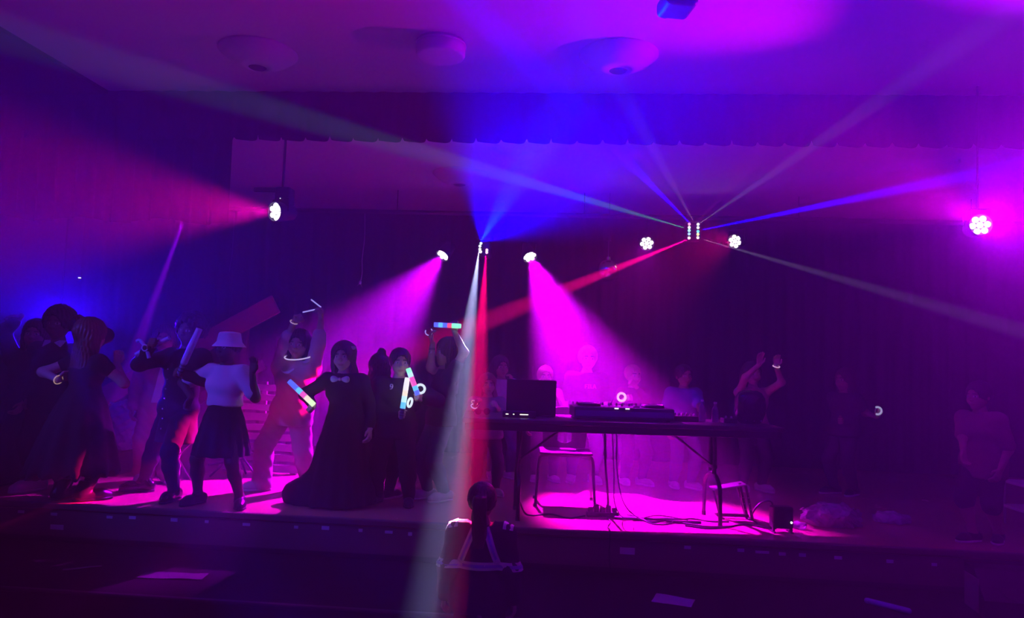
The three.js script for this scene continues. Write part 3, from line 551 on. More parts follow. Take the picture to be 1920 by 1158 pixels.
P.bucket = person({ label: 'child in a white bucket hat, white T-shirt and black skirt waving one hand', H: 1.26, at: [-2.55, -0.2], face: -0.25, feet: [[-2.72, -0.22, -0.3], [-2.38, -0.18, 0.45]], top: [-2.545, 1.885, -0.2], skin: skins.dark, turn: -0.1,
  hands: [{ p: [-2.76, 1.4, -0.1], pole: [-1, 0.1, -0.2], d: [-0.3, -0.9, 0.2], curl: 0.4 }, { p: [-2.3, 1.6, -0.08], pole: [0.4, -1, 0], d: [0.15, 1, 0.05], n: [-0.3, 0, 1], curl: 0.12 }],
  wear: [topWear('t_shirt', C.white, { sleeve: 0.8, loose: 0.02, hem: 0.575, fold: 0.003 }), (c) => topWear('skirt', C.black, { sleeve: 0, loose: 0.004, skirt: { y: 0.29, r: 0.205, amp: 0.012, waves: 10, start: 0.6 } })({ ...c, B: { ...c.B, torso: [c.B.torso[0]] } }), shoes(C.shoe, { sole: M.black }),
    (c) => { const hat = headPart('bucket_hat', bucket, C.white)(c); for (let k = 0; k < 4; k++) mesh('stitching', new THREE.TorusGeometry(0.405 + k * 0.012, 0.004, 6, 40).rotateX(Math.PI / 2).translate(0, 0.96 - k * 0.06, -0.02).scale(c.h, c.h, c.h).applyMatrix4(c.toHead), C.offwhite, hat); }],
  hair: hair(hairs.black, { volume: 0.02 }) });
const smile = (() => { const s = new THREE.Shape(); s.moveTo(-0.062, 0.02); s.quadraticCurveTo(0, -0.052, 0.062, 0.02); s.quadraticCurveTo(0.066, 0.034, 0.052, 0.03); s.quadraticCurveTo(0.02, -0.002, -0.055, 0.002); return new THREE.ExtrudeGeometry(s, { depth: 0.002, bevelEnabled: false, curveSegments: 16 }); })();
P.onesie = person({ label: 'child in a mauve onesie with both arms raised, making a V of glow sticks', H: 1.34, at: [-2.32, -0.95], face: -0.15, feet: [[-2.5, -0.86, -1.0], [-2.17, -1.05, 0.2]], top: [-2.235, 1.945, -0.82], pelvis: [-2.3, 1.3, -0.9], skin: skins.tan, turn: 0.15,
  hands: [{ p: [-2.24, 2.06, -0.72], pole: [-1, 0.25, 0.1], d: [0.8, 0.5, 0], n: [0, -0.3, 1], curl: 0.7 }, { p: [-2.035, 2.055, -0.74], pole: [1, 0.1, 0.1], d: [-0.1, 1, 0.1], n: [-0.5, 0, 0.8], curl: 0.7 }],
  wear: [topWear('onesie_top', C.pinkish, { sleeve: 1.35, loose: 0.022, hem: 0.4, fold: 0.004 }), legWear('onesie_legs', C.pinkish, { loose: 0.026, flare: 0.022, fold: 0.005, waistAt: 0.6 }), shoes(C.sneaker),
    printOn('smile_patch', 'onesie_top', smile, C.white, [-2.29, 1.6, -0.9])],
  hair: hair(hairs.black, { kind: 'long', length: 0.55, volume: 0.06 }) });
P.lady = person({ label: 'long-haired girl in a dark gown with a train, white bow at her neck', H: 1.23, at: [-1.69, -0.47], face: -0.1, feet: [[-1.75, -0.47], [-1.62, -0.46]], top: [-1.75, 1.845, -0.46], skin: skins.pale, turn: 0.1,
  hands: [{ p: [-1.93, 1.36, -0.36], pole: [-0.9, -0.2, -0.3], d: [-0.2, -0.1, 1], n: [0.7, -0.5, 0], thumb: [-0.7, 0.7, 0], curl: 0.9 }, { p: [-1.5, 1.2, -0.42], pole: [0.5, -0.2, -1] }],
  wear: [topWear('gown', C.black, { sleeve: 1.8, loose: 0.014, skirt: { y: 0.012, r: 0.27, amp: 0.014, waves: 12, start: 0.62, cx: -0.02 }, train: [[-1.75, 0.85, -0.45, -2.06, 0.7, -0.42, 0.1, 0.09], [-1.7, 0.7, -0.45, -2.05, 0.66, -0.4, 0.12, 0.07]] }), shoes(C.shoe, { sole: M.black }),
    (c) => { const p = c.neck.clone().addScaledVector(c.F, 0.085).add(V(0, -0.03, 0)), b = (s) => { const g = new THREE.SphereGeometry(1, 14, 10), q = g.attributes.position; for (let i = 0; i < q.count; i++) { const t = (q.getX(i) + 1) / 2; q.setY(i, q.getY(i) * (0.35 + 0.65 * t)); q.setZ(i, q.getZ(i) * (0.5 + 0.5 * t)); } g.computeVertexNormals(); g.scale(0.036, 0.034, 0.016); if (s < 0) g.rotateY(Math.PI); return g.translate(p.x + s * 0.04, p.y, p.z); }; const bow = mesh('bow', merge([b(1), b(-1)]), C.white, c.g); mesh('bow_knot', new THREE.SphereGeometry(0.013, 10, 8).translate(p.x, p.y, p.z + 0.006), C.white, bow); },
    (c) => mesh('hair_bow', merge([new THREE.SphereGeometry(0.025, 10, 8).scale(1, 0.6, 0.6).translate(c.top.x + 0.08, c.top.y - 0.035, c.top.z + 0.03), new THREE.SphereGeometry(0.025, 10, 8).scale(1, 0.6, 0.6).translate(c.top.x + 0.035, c.top.y - 0.012, c.top.z + 0.03)]), C.silver, c.g)],
  hair: hair(hairs.brown, { kind: 'long', length: 1.1, volume: 0.1 }) });
P.back = person({ label: 'child with a curly topknot and dark hooded top, back turned beside the gowned girl', H: 1.15, at: [-1.5, -0.78], face: 2.9, feet: [[-1.58, -0.78], [-1.42, -0.78]], top: [-1.54, 1.765, -0.78], skin: skins.tan,
  hands: [{}, { p: [-1.36, 1.3, -0.9], pole: [1, -0.3, 0.2] }], wear: [topWear('hooded_top', C.black, { sleeve: 1.95, loose: 0.02, hem: 0.44 }), legWear('trousers', C.night, {}), shoes(C.shoe)],
  hair: hair(hairs.brown, { kind: 'long', length: 0.55, bun: [[-0.1, 1.1, -0.1]], curls: 0.02, bunR: 0.19 }) });
P.nine = person({ label: 'short-haired boy in a black top printed 9, holding two lit foam sticks', H: 1.2, at: [-1.33, -0.57], face: 0.05, feet: [[-1.47, -0.6, -0.3], [-1.21, -0.57, 0.2]], top: [-1.315, 1.815, -0.52], skin: skins.pale, turn: 0.3,
  hands: [{ p: [-1.29, 1.315, -0.43], pole: [-1, -0.4, -0.4], d: [0.35, 0.1, 0.6], n: [0.6, 0, -0.6], thumb: [0.1, 1, 0], curl: 0.9 }, { p: [-1.1, 1.435, -0.43], pole: [1, -0.6, -0.3], d: [-0.4, 0.35, 0.6], n: [-0.6, -0.2, -0.4], thumb: [-0.3, 1, 0], curl: 0.9 }],
  wear: [topWear('hooded_top', C.black, { sleeve: 1.95, loose: 0.02, hem: 0.42 }), legWear('track_trousers', C.black, { loose: 0.018 }), shoes(C.shoe, { sole: M.black }), printOn('number_print', 'hooded_top', text('9', 0.042), C.white, [-1.365, 1.525, -0.55])],
  hair: hair(hairs.brown, { volume: 0.05 }) });
P.profile = person({ label: 'long-haired girl in profile reaching a lit foam stick above her head', H: 1.3, at: [-1.03, -0.82], face: -1.15, feet: [[-1.12, -0.86, -1.0], [-0.97, -0.8, -0.7]], top: [-0.985, 1.915, -0.78], skin: skins.tan,
  hands: [{ p: [-1.1, 1.87, -0.7], pole: [-0.3, -0.4, 1], d: [-0.3, 0.9, 0.2], n: [1, 0.3, 0], curl: 0.4 }, { p: [-0.93, 1.97, -0.72], pole: [1, -0.1, 0.3], d: [-0.1, 0.8, 0.4], n: [0, 0.5, -0.9], thumb: [1, 0.1, 0], curl: 0.85 }],
  wear: [topWear('dark_top', C.night, { sleeve: 0.5, loose: 0.012, hem: 0.46 }), legWear('jeans', C.denim, {}), shoes(C.sneaker)], hair: hair(hairs.brown, { kind: 'long', length: 1.0, volume: 0.07 }) });
P.small = person({ label: 'smallest child, standing at the laptop end of the table', H: 1.02, at: [-0.69, -1.18], face: 0.3, feet: [[-0.77, -1.18], [-0.6, -1.18]], top: [-0.695, 1.635, -1.14], skin: skins.pale,
  hands: [{ p: [-0.78, 1.37, -0.95], pole: [-0.4, -1, -0.3] }, { p: [-0.58, 1.37, -0.92], pole: [0.4, -1, -0.3] }], wear: [topWear('patterned_top', C.grey, { sleeve: 1.6 }), legWear('leggings', C.night, { loose: 0.008 }), shoes(C.sneaker)], hair: hair(hairs.auburn, { kind: 'long', length: 0.25 }) });
P.stripe = person({ label: 'child in a pale striped shirt behind the laptop, dark hair', H: 1.18, at: [-0.65, -2.12], face: 0.5, feet: [[-0.74, -2.12], [-0.56, -2.12]], top: [-0.68, 1.795, -2.08], skin: skins.tan,
  hands: [{}, { p: [-0.54, 1.55, -1.85], pole: [1, -0.5, 0], d: [-0.2, 1, 0.2], curl: 0.4 }], wear: [topWear('striped_shirt', cloth(0.42, 0.4, 0.44), { sleeve: 1.9, loose: 0.02, hem: 0.4 }), legWear('trousers', C.denim, {}), shoes(C.sneaker)], hair: hair(hairs.black, { kind: 'long', length: 0.2 }) });
P.peek = person({ label: 'fair-haired child mostly hidden behind the laptop screen', H: 1.09, at: [-0.22, -2.07], face: 0.2, feet: [[-0.31, -2.07], [-0.14, -2.07]], top: [-0.24, 1.71, -2.05], skin: skins.pale, hands: [{}, { p: [-0.11, 1.42, -1.87], pole: [0.5, -1, -0.3] }],
  wear: [topWear('t_shirt', C.pinkish, { sleeve: 0.7 }), legWear('leggings', C.night, {}), shoes(C.sneaker)], hair: hair(hairs.blond, { volume: 0.06, bun: [[0, 1.0, 0.05]], bunR: 0.1 }) });
P.dj = person({ label: 'fair-haired boy in a printed dark T-shirt standing behind the mixing deck', H: 1.3, at: [0.15, -2.12], face: 0.15, feet: [[0.04, -2.12], [0.25, -2.1]], top: [0.17, 1.915, -2.1], skin: skins.pale,
  hands: [{ p: [-0.03, 1.24, -2.0], pole: [-0.5, 0, -1] }, { p: [0.35, 1.24, -1.98], pole: [0.5, 0, -1] }],
  wear: [topWear('t_shirt', C.night, { sleeve: 0.85, loose: 0.02, hem: 0.42, fold: 0.003 }), legWear('trousers', C.denim, {}), shoes(C.sneaker), printOn('shirt_print', 't_shirt', text('FILA', 0.04), mat(0.5, 0.3, 0.4, 0.8), [0.185, 1.54, -2.1])], hair: hair(hairs.blond, { volume: 0.07, frontDrop: 0.03 }) });
P.whistle = person({ label: 'short-haired child lifting one hand across the chest, glowing ring on the wrist', H: 1.14, at: [0.61, -2.12], face: 0.5, feet: [[0.54, -2.12], [0.71, -2.1]], top: [0.605, 1.755, -2.1], skin: skins.pale,
  hands: [{ p: [0.51, 1.43, -1.9], pole: [-0.6, -1, -0.2], d: [0.6, 0.3, 0.2], curl: 0.6 }, { p: [0.62, 1.56, -1.92], pole: [0.7, -1, 0], d: [-0.6, 0.5, 0.2], n: [0, -0.3, -1], thumb: [0.6, 0.6, 0], curl: 0.8 }],
  wear: [topWear('patterned_top', C.maroon, { sleeve: 1.7 }), legWear('trousers', C.night, {}), shoes(C.silver)], hair: hair(hairs.blond, { volume: 0.03 }) });
P.blueTee = person({ label: 'boy in a violet T-shirt leaning a hand on the table beside the bottles', H: 1.15, at: [1.08, -2.05], face: 0.35, feet: [[1.0, -2.05], [1.16, -2.03]], top: [1.075, 1.77, -2.01], skin: skins.tan,
  hands: [{}, { p: [1.18, 1.37, -1.73], pole: [0.5, -0.6, -0.4], d: [0.2, -0.2, 1], n: [0, -1, 0], curl: 0.3 }],
  wear: [topWear('t_shirt', C.violet, { sleeve: 0.8, loose: 0.02, hem: 0.42 }), legWear('trousers', cloth(0.2, 0.2, 0.3), {}), shoes(C.sneaker)], hair: hair(hairs.black, { volume: 0.05 }) });
P.raise = person({ label: 'child in a sleeveless pink top with both hands up, behind the round black speaker', H: 1.2, at: [1.73, -2.08], face: 0.3, feet: [[1.65, -2.08], [1.82, -2.08]], top: [1.715, 1.815, -2.05], skin: skins.pale, stout: 1.1,
  hands: [{ p: [1.72, 1.8, -1.8], pole: [-1, -0.3, 0.2], d: [0.1, 1, 0], n: [0.2, 0, 1], curl: 0.1 }, { p: [1.9, 1.79, -1.9], pole: [1, -0.6, 0], d: [0, 1, 0], n: [0, 0, 1], curl: 0.2 }],
  wear: [topWear('pink_top', C.rose, { sleeve: 0, loose: 0.01 }), legWear('leggings', C.night, {}), shoes(C.sneaker)], hair: hair(hairs.black, { kind: 'long', length: 0.3 }) });
P.shade = person({ label: 'child in dark clothes standing in shadow beyond the plastic bag, facing the table', H: 1.17, at: [2.59, -2.1], face: -1.1, feet: [[2.5, -2.12, -1.3], [2.66, -2.07, -0.8]], top: [2.58, 1.785, -2.08], skin: skins.tan,
  hands: [{ p: [2.5, 1.32, -1.97], pole: [0.5, -0.4, -0.4] }, { p: [2.8, 1.36, -1.9], pole: [0.6, -0.6, -0.4], d: [0.4, 0.8, 0.2], curl: 0.6 }],
  wear: [topWear('dark_top', C.night, { sleeve: 0.5, loose: 0.018 }), legWear('trousers', C.night, {}), shoes(C.shoe)], hair: hair(hairs.brown, { kind: 'long', length: 0.3 }) });
P.kneel = person({ label: 'child in a pinkish top in profile near the stage edge under the big magenta light', H: 1.1, at: [2.88, -0.3], face: -1.15, feet: [[2.8, -0.28, -1.2], [2.98, -0.3, -0.6]], top: [2.83, 1.715, -0.25], skin: skins.tan, stout: 1.1,
  hands: [{ p: [2.66, 1.24, -0.12], pole: [-0.3, -0.2, -1], d: [0, -1, 0.2] }, {}],
  wear: [topWear('pinkish_top', cloth(0.2, 0.07, 0.1), { sleeve: 0.9, loose: 0.02, hem: 0.4 }), legWear('shorts', C.night, { length: 1.1, loose: 0.02 }), shoes(C.shoe)], hair: hair(hairs.black, { volume: 0.05 }) });
P.sash = person({ label: 'small child on the hall floor before the stage, ponytail and reflective harness straps', H: 1.1, y0: 0, at: [-0.44, 1.2], face: Math.PI, feet: [[-0.52, 1.2], [-0.36, 1.2]], top: [-0.445, 1.095, 1.2], skin: skins.tan,
  hands: [{ p: [-0.63, 0.5, 1.18], pole: [-0.3, 0, 1] }, { p: [-0.255, 0.5, 1.2], pole: [0.3, 0, 1], d: [0.02, -1, 0.05] }],
  wear: [topWear('dark_jacket', C.black, { sleeve: 1.9, loose: 0.022, hem: 0.4 }), legWear('trousers', C.black, {}), shoes(C.shoe)], hair: hair(mat(0.1, 0.045, 0.03, 0.5), { kind: 'tail', length: 0.7, volume: 0.05 }) });
{ // reflective straps wrapped onto the jacket: a belt, two straps meeting at the neck, cuffs of the same tape
  const c = P.sash, pale = mat(0.62, 0.72, 0.55, 0.35), violet = mat(0.25, 0.16, 0.5, 0.6);
  const harness = new THREE.Group(); harness.name = 'harness'; c.g.add(harness);
  const band = (name, pts, w, lift, m) => { // pts: [origin, outward direction, width direction]
    const v = [], ix = [];
    pts.forEach(([p, out, wd], i) => { for (const s of [-1, 1]) { const q = onCloth(c, 'dark_jacket', p.clone().addScaledVector(wd, s * w).addScaledVector(out, 0.35), out.clone().negate()).addScaledVector(out, lift); v.push(q.x, q.y, q.z); } if (i) { const a = i * 2 - 2; ix.push(a, a + 1, a + 2, a + 2, a + 1, a + 3); } });
    const g = new THREE.BufferGeometry(); g.setAttribute('position', new THREE.Float32BufferAttribute(v, 3)); g.setIndex(ix); g.computeVertexNormals(); mesh(name, g, m, harness);
  };
  for (const [w, lift, m, n] of [[0.021, 0.004, pale, 'reflective_belt'], [0.008, 0.006, violet, 'belt_stripe']]) {
    const pts = []; for (let k = 0; k <= 40; k++) { const a = k / 40 * Math.PI * 2; pts.push([V(c.waist.x, 0.69, c.waist.z), V(Math.sin(a), 0, Math.cos(a)), V(0, 1, 0)]); } band(n, pts, w, lift, m);
  }
  for (const s of [-1, 1]) for (const [w, lift, m, n] of [[0.017, 0.005, pale, 'reflective_strap'], [0.006, 0.007, violet, 'strap_stripe']]) {
    const pts = [], a = V(s * 0.1, 0.7, 0), b = V(s * 0.03, 0.88, 0); for (let k = 0; k <= 14; k++) { const p = along(a, b, k / 14); pts.push([V(c.waist.x + p.x, p.y, c.waist.z), V(0, 0, 1), V(0.93, 0.37 * s, 0)]); } band(n, pts, w, lift, m);
  }
  for (const i of [0, 1]) { const p = c.sh[i], pts = []; for (let k = 0; k <= 10; k++) { const t = -0.6 + k * 0.12; pts.push([V(p.x + Math.sign(p.x - c.neck.x) * 0.01, p.y - 0.01, p.z), V(Math.sign(p.x - c.neck.x) * 0.2, Math.cos(t), Math.sin(t) + 0.4).normalize(), V(1, 0, 0)]); } band('shoulder_patch', pts, 0.028, 0.004, pale); }
}
// ------------------------------------------------------------------ the table and what stands on it
M.tableLeg = mat(0.05, 0.05, 0.055, 0.22, { metalness: 0.9 });
const T0 = S + 0.725;                                             // table top
{
  const t = thing('folding_table', 'long dark folding table carrying the laptop and the mixing deck', 'table', [0.36, S, -0.49], 0.118);
  const top = mesh('tabletop', rbox(2.3, 0.035, 0.64, 0.01, 0, 0.7075, 0), mat(0.05, 0.045, 0.05, 0.45, { bumpMap: rep(grain, 1, 1), bumpScale: 0.0003 }), t);
  mesh('apron', merge([rbox(2.26, 0.05, 0.02, 0.004, 0, 0.667, 0.3), rbox(2.26, 0.05, 0.02, 0.004, 0, 0.667, -0.3), rbox(0.02, 0.05, 0.6, 0.004, 1.12, 0.667, 0), rbox(0.02, 0.05, 0.6, 0.004, -1.12, 0.667, 0)]), M.black, t);
  for (const x of [-0.73, 0.73]) {
    const s = Math.sign(x);
    for (const z of [-0.05, 0.05]) mesh('leg_post', rod([x, 0.34, z], [x, 0.66, z], 0.0155, 0.0155, 12), M.blackMetal, t);
    const arch = []; for (let k = 0; k <= 16; k++) { const a = Math.PI * k / 16; arch.push([x, 0.22 + Math.sin(a) * 0.13, -Math.cos(a) * 0.19]); }
    mesh('leg_arch', tube([[x, 0.012, -0.2], [x, 0.12, -0.195], ...arch, [x, 0.12, 0.195], [x, 0.012, 0.2]], 0.0155, 60, 10), M.tableLeg, t);
    for (const z of [-0.2, 0.2]) mesh('foot_cap', new THREE.CylinderGeometry(0.017, 0.018, 0.03, 12).translate(x, 0.015, z), M.black, t);
    mesh('brace', rod([x - s * 0.34, 0.655, 0], [x, 0.4, 0], 0.009), M.blackMetal, t);
    mesh('hinge', rbox(0.03, 0.03, 0.14, 0.004, x, 0.4, 0), M.blackMetal, t);
  }
}
{
  const t = thing('laptop', 'open black laptop, its lid turned to the audience', 'laptop', [-0.285, T0, -0.44], 0.06);
  mesh('base', rbox(0.37, 0.02, 0.25, 0.006, 0, 0.01, -0.1), M.black, t);
  const lid = mesh('lid', rbox(0.37, 0.265, 0.009, 0.004, 0, 0.1325, 0).rotateX(0.16).translate(0, 0.012, 0.028), mat(0.02, 0.02, 0.024, 0.4), t);
  mesh('screen', new THREE.PlaneGeometry(0.34, 0.22).rotateY(Math.PI).translate(0, 0.135, -0.0055).rotateX(0.16).translate(0, 0.012, 0.028), glow(0.25, 0.2, 0.5, 0.5, 0.02), lid);
  mesh('hinge', rod([-0.15, 0.018, 0.026], [0.15, 0.018, 0.026], 0.008), M.black, t);
  mesh('keyboard', rbox(0.3, 0.004, 0.1, 0.002, 0, 0.021, -0.08), M.blackMetal, t);
}
{
  const t = thing('audio_interface', 'small black box with a row of white lights in front of the laptop', 'audio box', [-0.36, T0, -0.27], 0.06);
  mesh('case', rbox(0.24, 0.045, 0.1, 0.006, 0, 0.0225, 0), M.black, t);
  const w = glow(1, 0.92, 0.75, 3);
  for (const [x, l] of [[-0.093, 0.009], [-0.083, 0.009], [-0.04, 0.009], [0.035, 0.06]]) mesh('indicator_light', rbox(l, 0.006, 0.004, 0.001, x, 0.024, 0.051), w, t);
}
{
  const t = thing('mixing_deck', 'wide dark mixing deck with knobs and two round wheels beside the laptop', 'mixing deck', [0.385, T0, -0.5], 0.118);
  const b = mesh('case', rbox(0.735, 0.085, 0.34, 0.01, 0, 0.052, 0), mat(0.05, 0.05, 0.085, 0.35), t);
  mesh('front_panel', rbox(0.72, 0.04, 0.006, 0.002, 0, 0.048, 0.171), mat(0.14, 0.13, 0.34, 0.25), b);
  for (const x of [-0.33, 0.33]) for (const z of [-0.13, 0.13]) mesh('foot', new THREE.CylinderGeometry(0.015, 0.015, 0.009, 12).translate(x, 0.0045, z), M.black, t);
  for (const x of [-0.24, 0.24]) { const j = mesh('jog_wheel', lathe([[0, 0.09], [0.07, 0.09], [0.085, 0.086], [0.088, 0.0725], [0, 0.0725]], 36).translate(x, 0.022, 0.02), M.blackMetal, t); mesh('wheel_rim', new THREE.TorusGeometry(0.08, 0.004, 6, 36).rotateX(Math.PI / 2).translate(x, 0.113, 0.02), M.steel, j); }
  for (let k = 0; k < 22; k++) mesh('knob', new THREE.CylinderGeometry(0.007, 0.009, 0.022, 10).translate(-0.345 + k * 0.0328, 0.105, -0.13 + (k % 3) * 0.05 * (Math.abs(-0.345 + k * 0.0328) < 0.11 ? 1 : 0)), k % 4 ? M.black : M.steel, t);
  for (const x of [-0.06, 0.02]) mesh('display_light', rbox(0.03, 0.008, 0.006, 0.002, x, 0.088, 0.171), glow(1, 0.9, 1, 2.2), t);
  mesh('fader', rbox(0.05, 0.012, 0.012, 0.003, 0.1, 0.1, 0.1), M.steel, t);
}
{
  const t = thing('effects_mixer', 'small black mixer with pale knobs at the end of the mixing deck', 'mixer', [0.86, T0, -0.6], 0.118);
  mesh('case', rbox(0.2, 0.04, 0.18, 0.006, 0, 0.02, 0), M.black, t);
  for (let k = 0; k < 12; k++) mesh('knob', new THREE.CylinderGeometry(0.006, 0.008, 0.018, 10).translate(-0.075 + (k % 6) * 0.03, 0.049, k < 6 ? -0.04 : 0.05), k % 3 ? M.white : M.steel, t);
}
const bottleShape = (h, r) => lathe([[0, 0], [r * 0.9, 0], [r, 0.006], [r, h * 0.6], [r * 0.85, h * 0.7], [r * 0.42, h * 0.82], [r * 0.4, h * 0.93], [0, h * 0.93]], 24);
for (const [x, z, h, l] of [[1.0, -0.56, 0.165, 'taller clear bottle standing beside the boy in the violet T-shirt'], [1.1, -0.58, 0.15, 'shorter clear bottle standing next to the taller one on the table']]) {
  const t = thing('bottle', l, 'bottle', [x, T0, z], 0, 'bottles on the table');
  mesh('bottle_body', bottleShape(h, 0.026), mat(0.5, 0.5, 0.6, 0.08, { transmission: 0.7, thickness: 0 }), t); mesh('cap', new THREE.CylinderGeometry(0.0125, 0.0125, 0.014, 16).translate(0, h * 0.96, 0), M.white, t);
}
{
  const t = thing('speaker_dome', 'round glossy black speaker at the far end of the table', 'speaker', [1.36, T0, -0.6], 0.118);
  mesh('shell', lathe([[0, 0.25], [0.05, 0.247], [0.085, 0.23], [0.11, 0.19], [0.118, 0.13], [0.112, 0.07], [0.09, 0.02], [0.07, 0], [0, 0]], 40), M.blackGloss, t);
  mesh('rim', new THREE.TorusGeometry(0.085, 0.008, 10, 40).translate(0, 0.13, 0.085), M.blackGloss, t);
  mesh('cone', lathe([[0, -0.03], [0.02, -0.028], [0.03, -0.02], [0.08, 0.0]], 30).rotateX(Math.PI / 2).translate(0, 0.13, 0.09), M.black, t);
  for (const x of [-0.05, 0.0, 0.06]) mesh('button', new THREE.SphereGeometry(0.007, 10, 8).translate(x, 0.025, 0.09 - Math.abs(x) * 0.3), M.steel, t);
}
{
  const t = thing('gadget_box', 'small flat black box lying between the bottles and the round speaker', 'box', [1.2, T0, -0.58], 0.118);
  mesh('case', rbox(0.1, 0.035, 0.1, 0.006, 0, 0.0175, 0), M.black, t); for (const x of [-0.02, 0.02]) mesh('knob', new THREE.CylinderGeometry(0.007, 0.008, 0.016, 10).translate(x, 0.043, 0), M.white, t);
  const p = thing('sunglasses', 'dark glasses lying on the table before the smallest child', 'glasses', [-0.64, T0, -0.36], 0.2);
  for (const s of [-1, 1]) { mesh('eyepiece', new THREE.CylinderGeometry(0.025, 0.025, 0.006, 18).rotateX(Math.PI / 2 - 0.2).translate(s * 0.032, 0.0265, 0), M.blackGloss, p); mesh('temple', rod([s * 0.058, 0.035, 0], [s * 0.056, 0.006, -0.11], 0.003), M.black, p); }
  mesh('bridge', rod([-0.01, 0.034, 0], [0.01, 0.034, 0], 0.003), M.black, p);
}
{
  const t = thing('school_chair', 'black plastic chair on chrome legs under the table', 'chair', [-0.02, S, -0.96], 0.06);
  mesh('seat', rbox(0.42, 0.022, 0.36, 0.01, 0, 0.415, 0), mat(0.006, 0.006, 0.007, 0.55), t);
  mesh('seat_lip', rod([-0.19, 0.412, 0.178], [0.19, 0.412, 0.178], 0.014, 0.014, 12), M.black, t);
  const s = new THREE.Shape(); s.moveTo(-0.17, 0); s.lineTo(0.17, 0); s.quadraticCurveTo(0.19, 0.17, 0.17, 0.32); s.quadraticCurveTo(0, 0.36, -0.17, 0.32); s.quadraticCurveTo(-0.19, 0.17, -0.17, 0);
  const hole = new THREE.Path(); hole.moveTo(-0.06, 0.2); hole.lineTo(-0.06, 0.06); hole.quadraticCurveTo(0, 0.02, 0.06, 0.06); hole.lineTo(0.06, 0.2); hole.closePath(); s.holes.push(hole);
  mesh('backrest', new THREE.ExtrudeGeometry(s, { depth: 0.012, bevelEnabled: true, bevelSize: 0.004, bevelThickness: 0.004, bevelSegments: 2, curveSegments: 10 }).rotateX(-0.14).translate(0, 0.42, -0.19), M.black, t);
  const u = (z, zf, m) => { mesh('leg_frame', tube([[-0.235, 0.012, zf], [-0.222, 0.2, (z + zf) / 2], [-0.21, 0.37, z], [-0.195, 0.392, z], [-0.16, 0.398, z], [0, 0.398, z], [0.16, 0.398, z], [0.195, 0.392, z], [0.21, 0.37, z], [0.222, 0.2, (z + zf) / 2], [0.235, 0.012, zf]], 0.0115, 90, 10), m, t); for (const x of [-0.235, 0.235]) mesh('foot_cap', new THREE.CylinderGeometry(0.014, 0.016, 0.024, 12).translate(x, 0.012, zf), M.black, t); };
  u(-0.13, -0.17, M.chrome); u(0.14, 0.17, M.blackMetal);
}
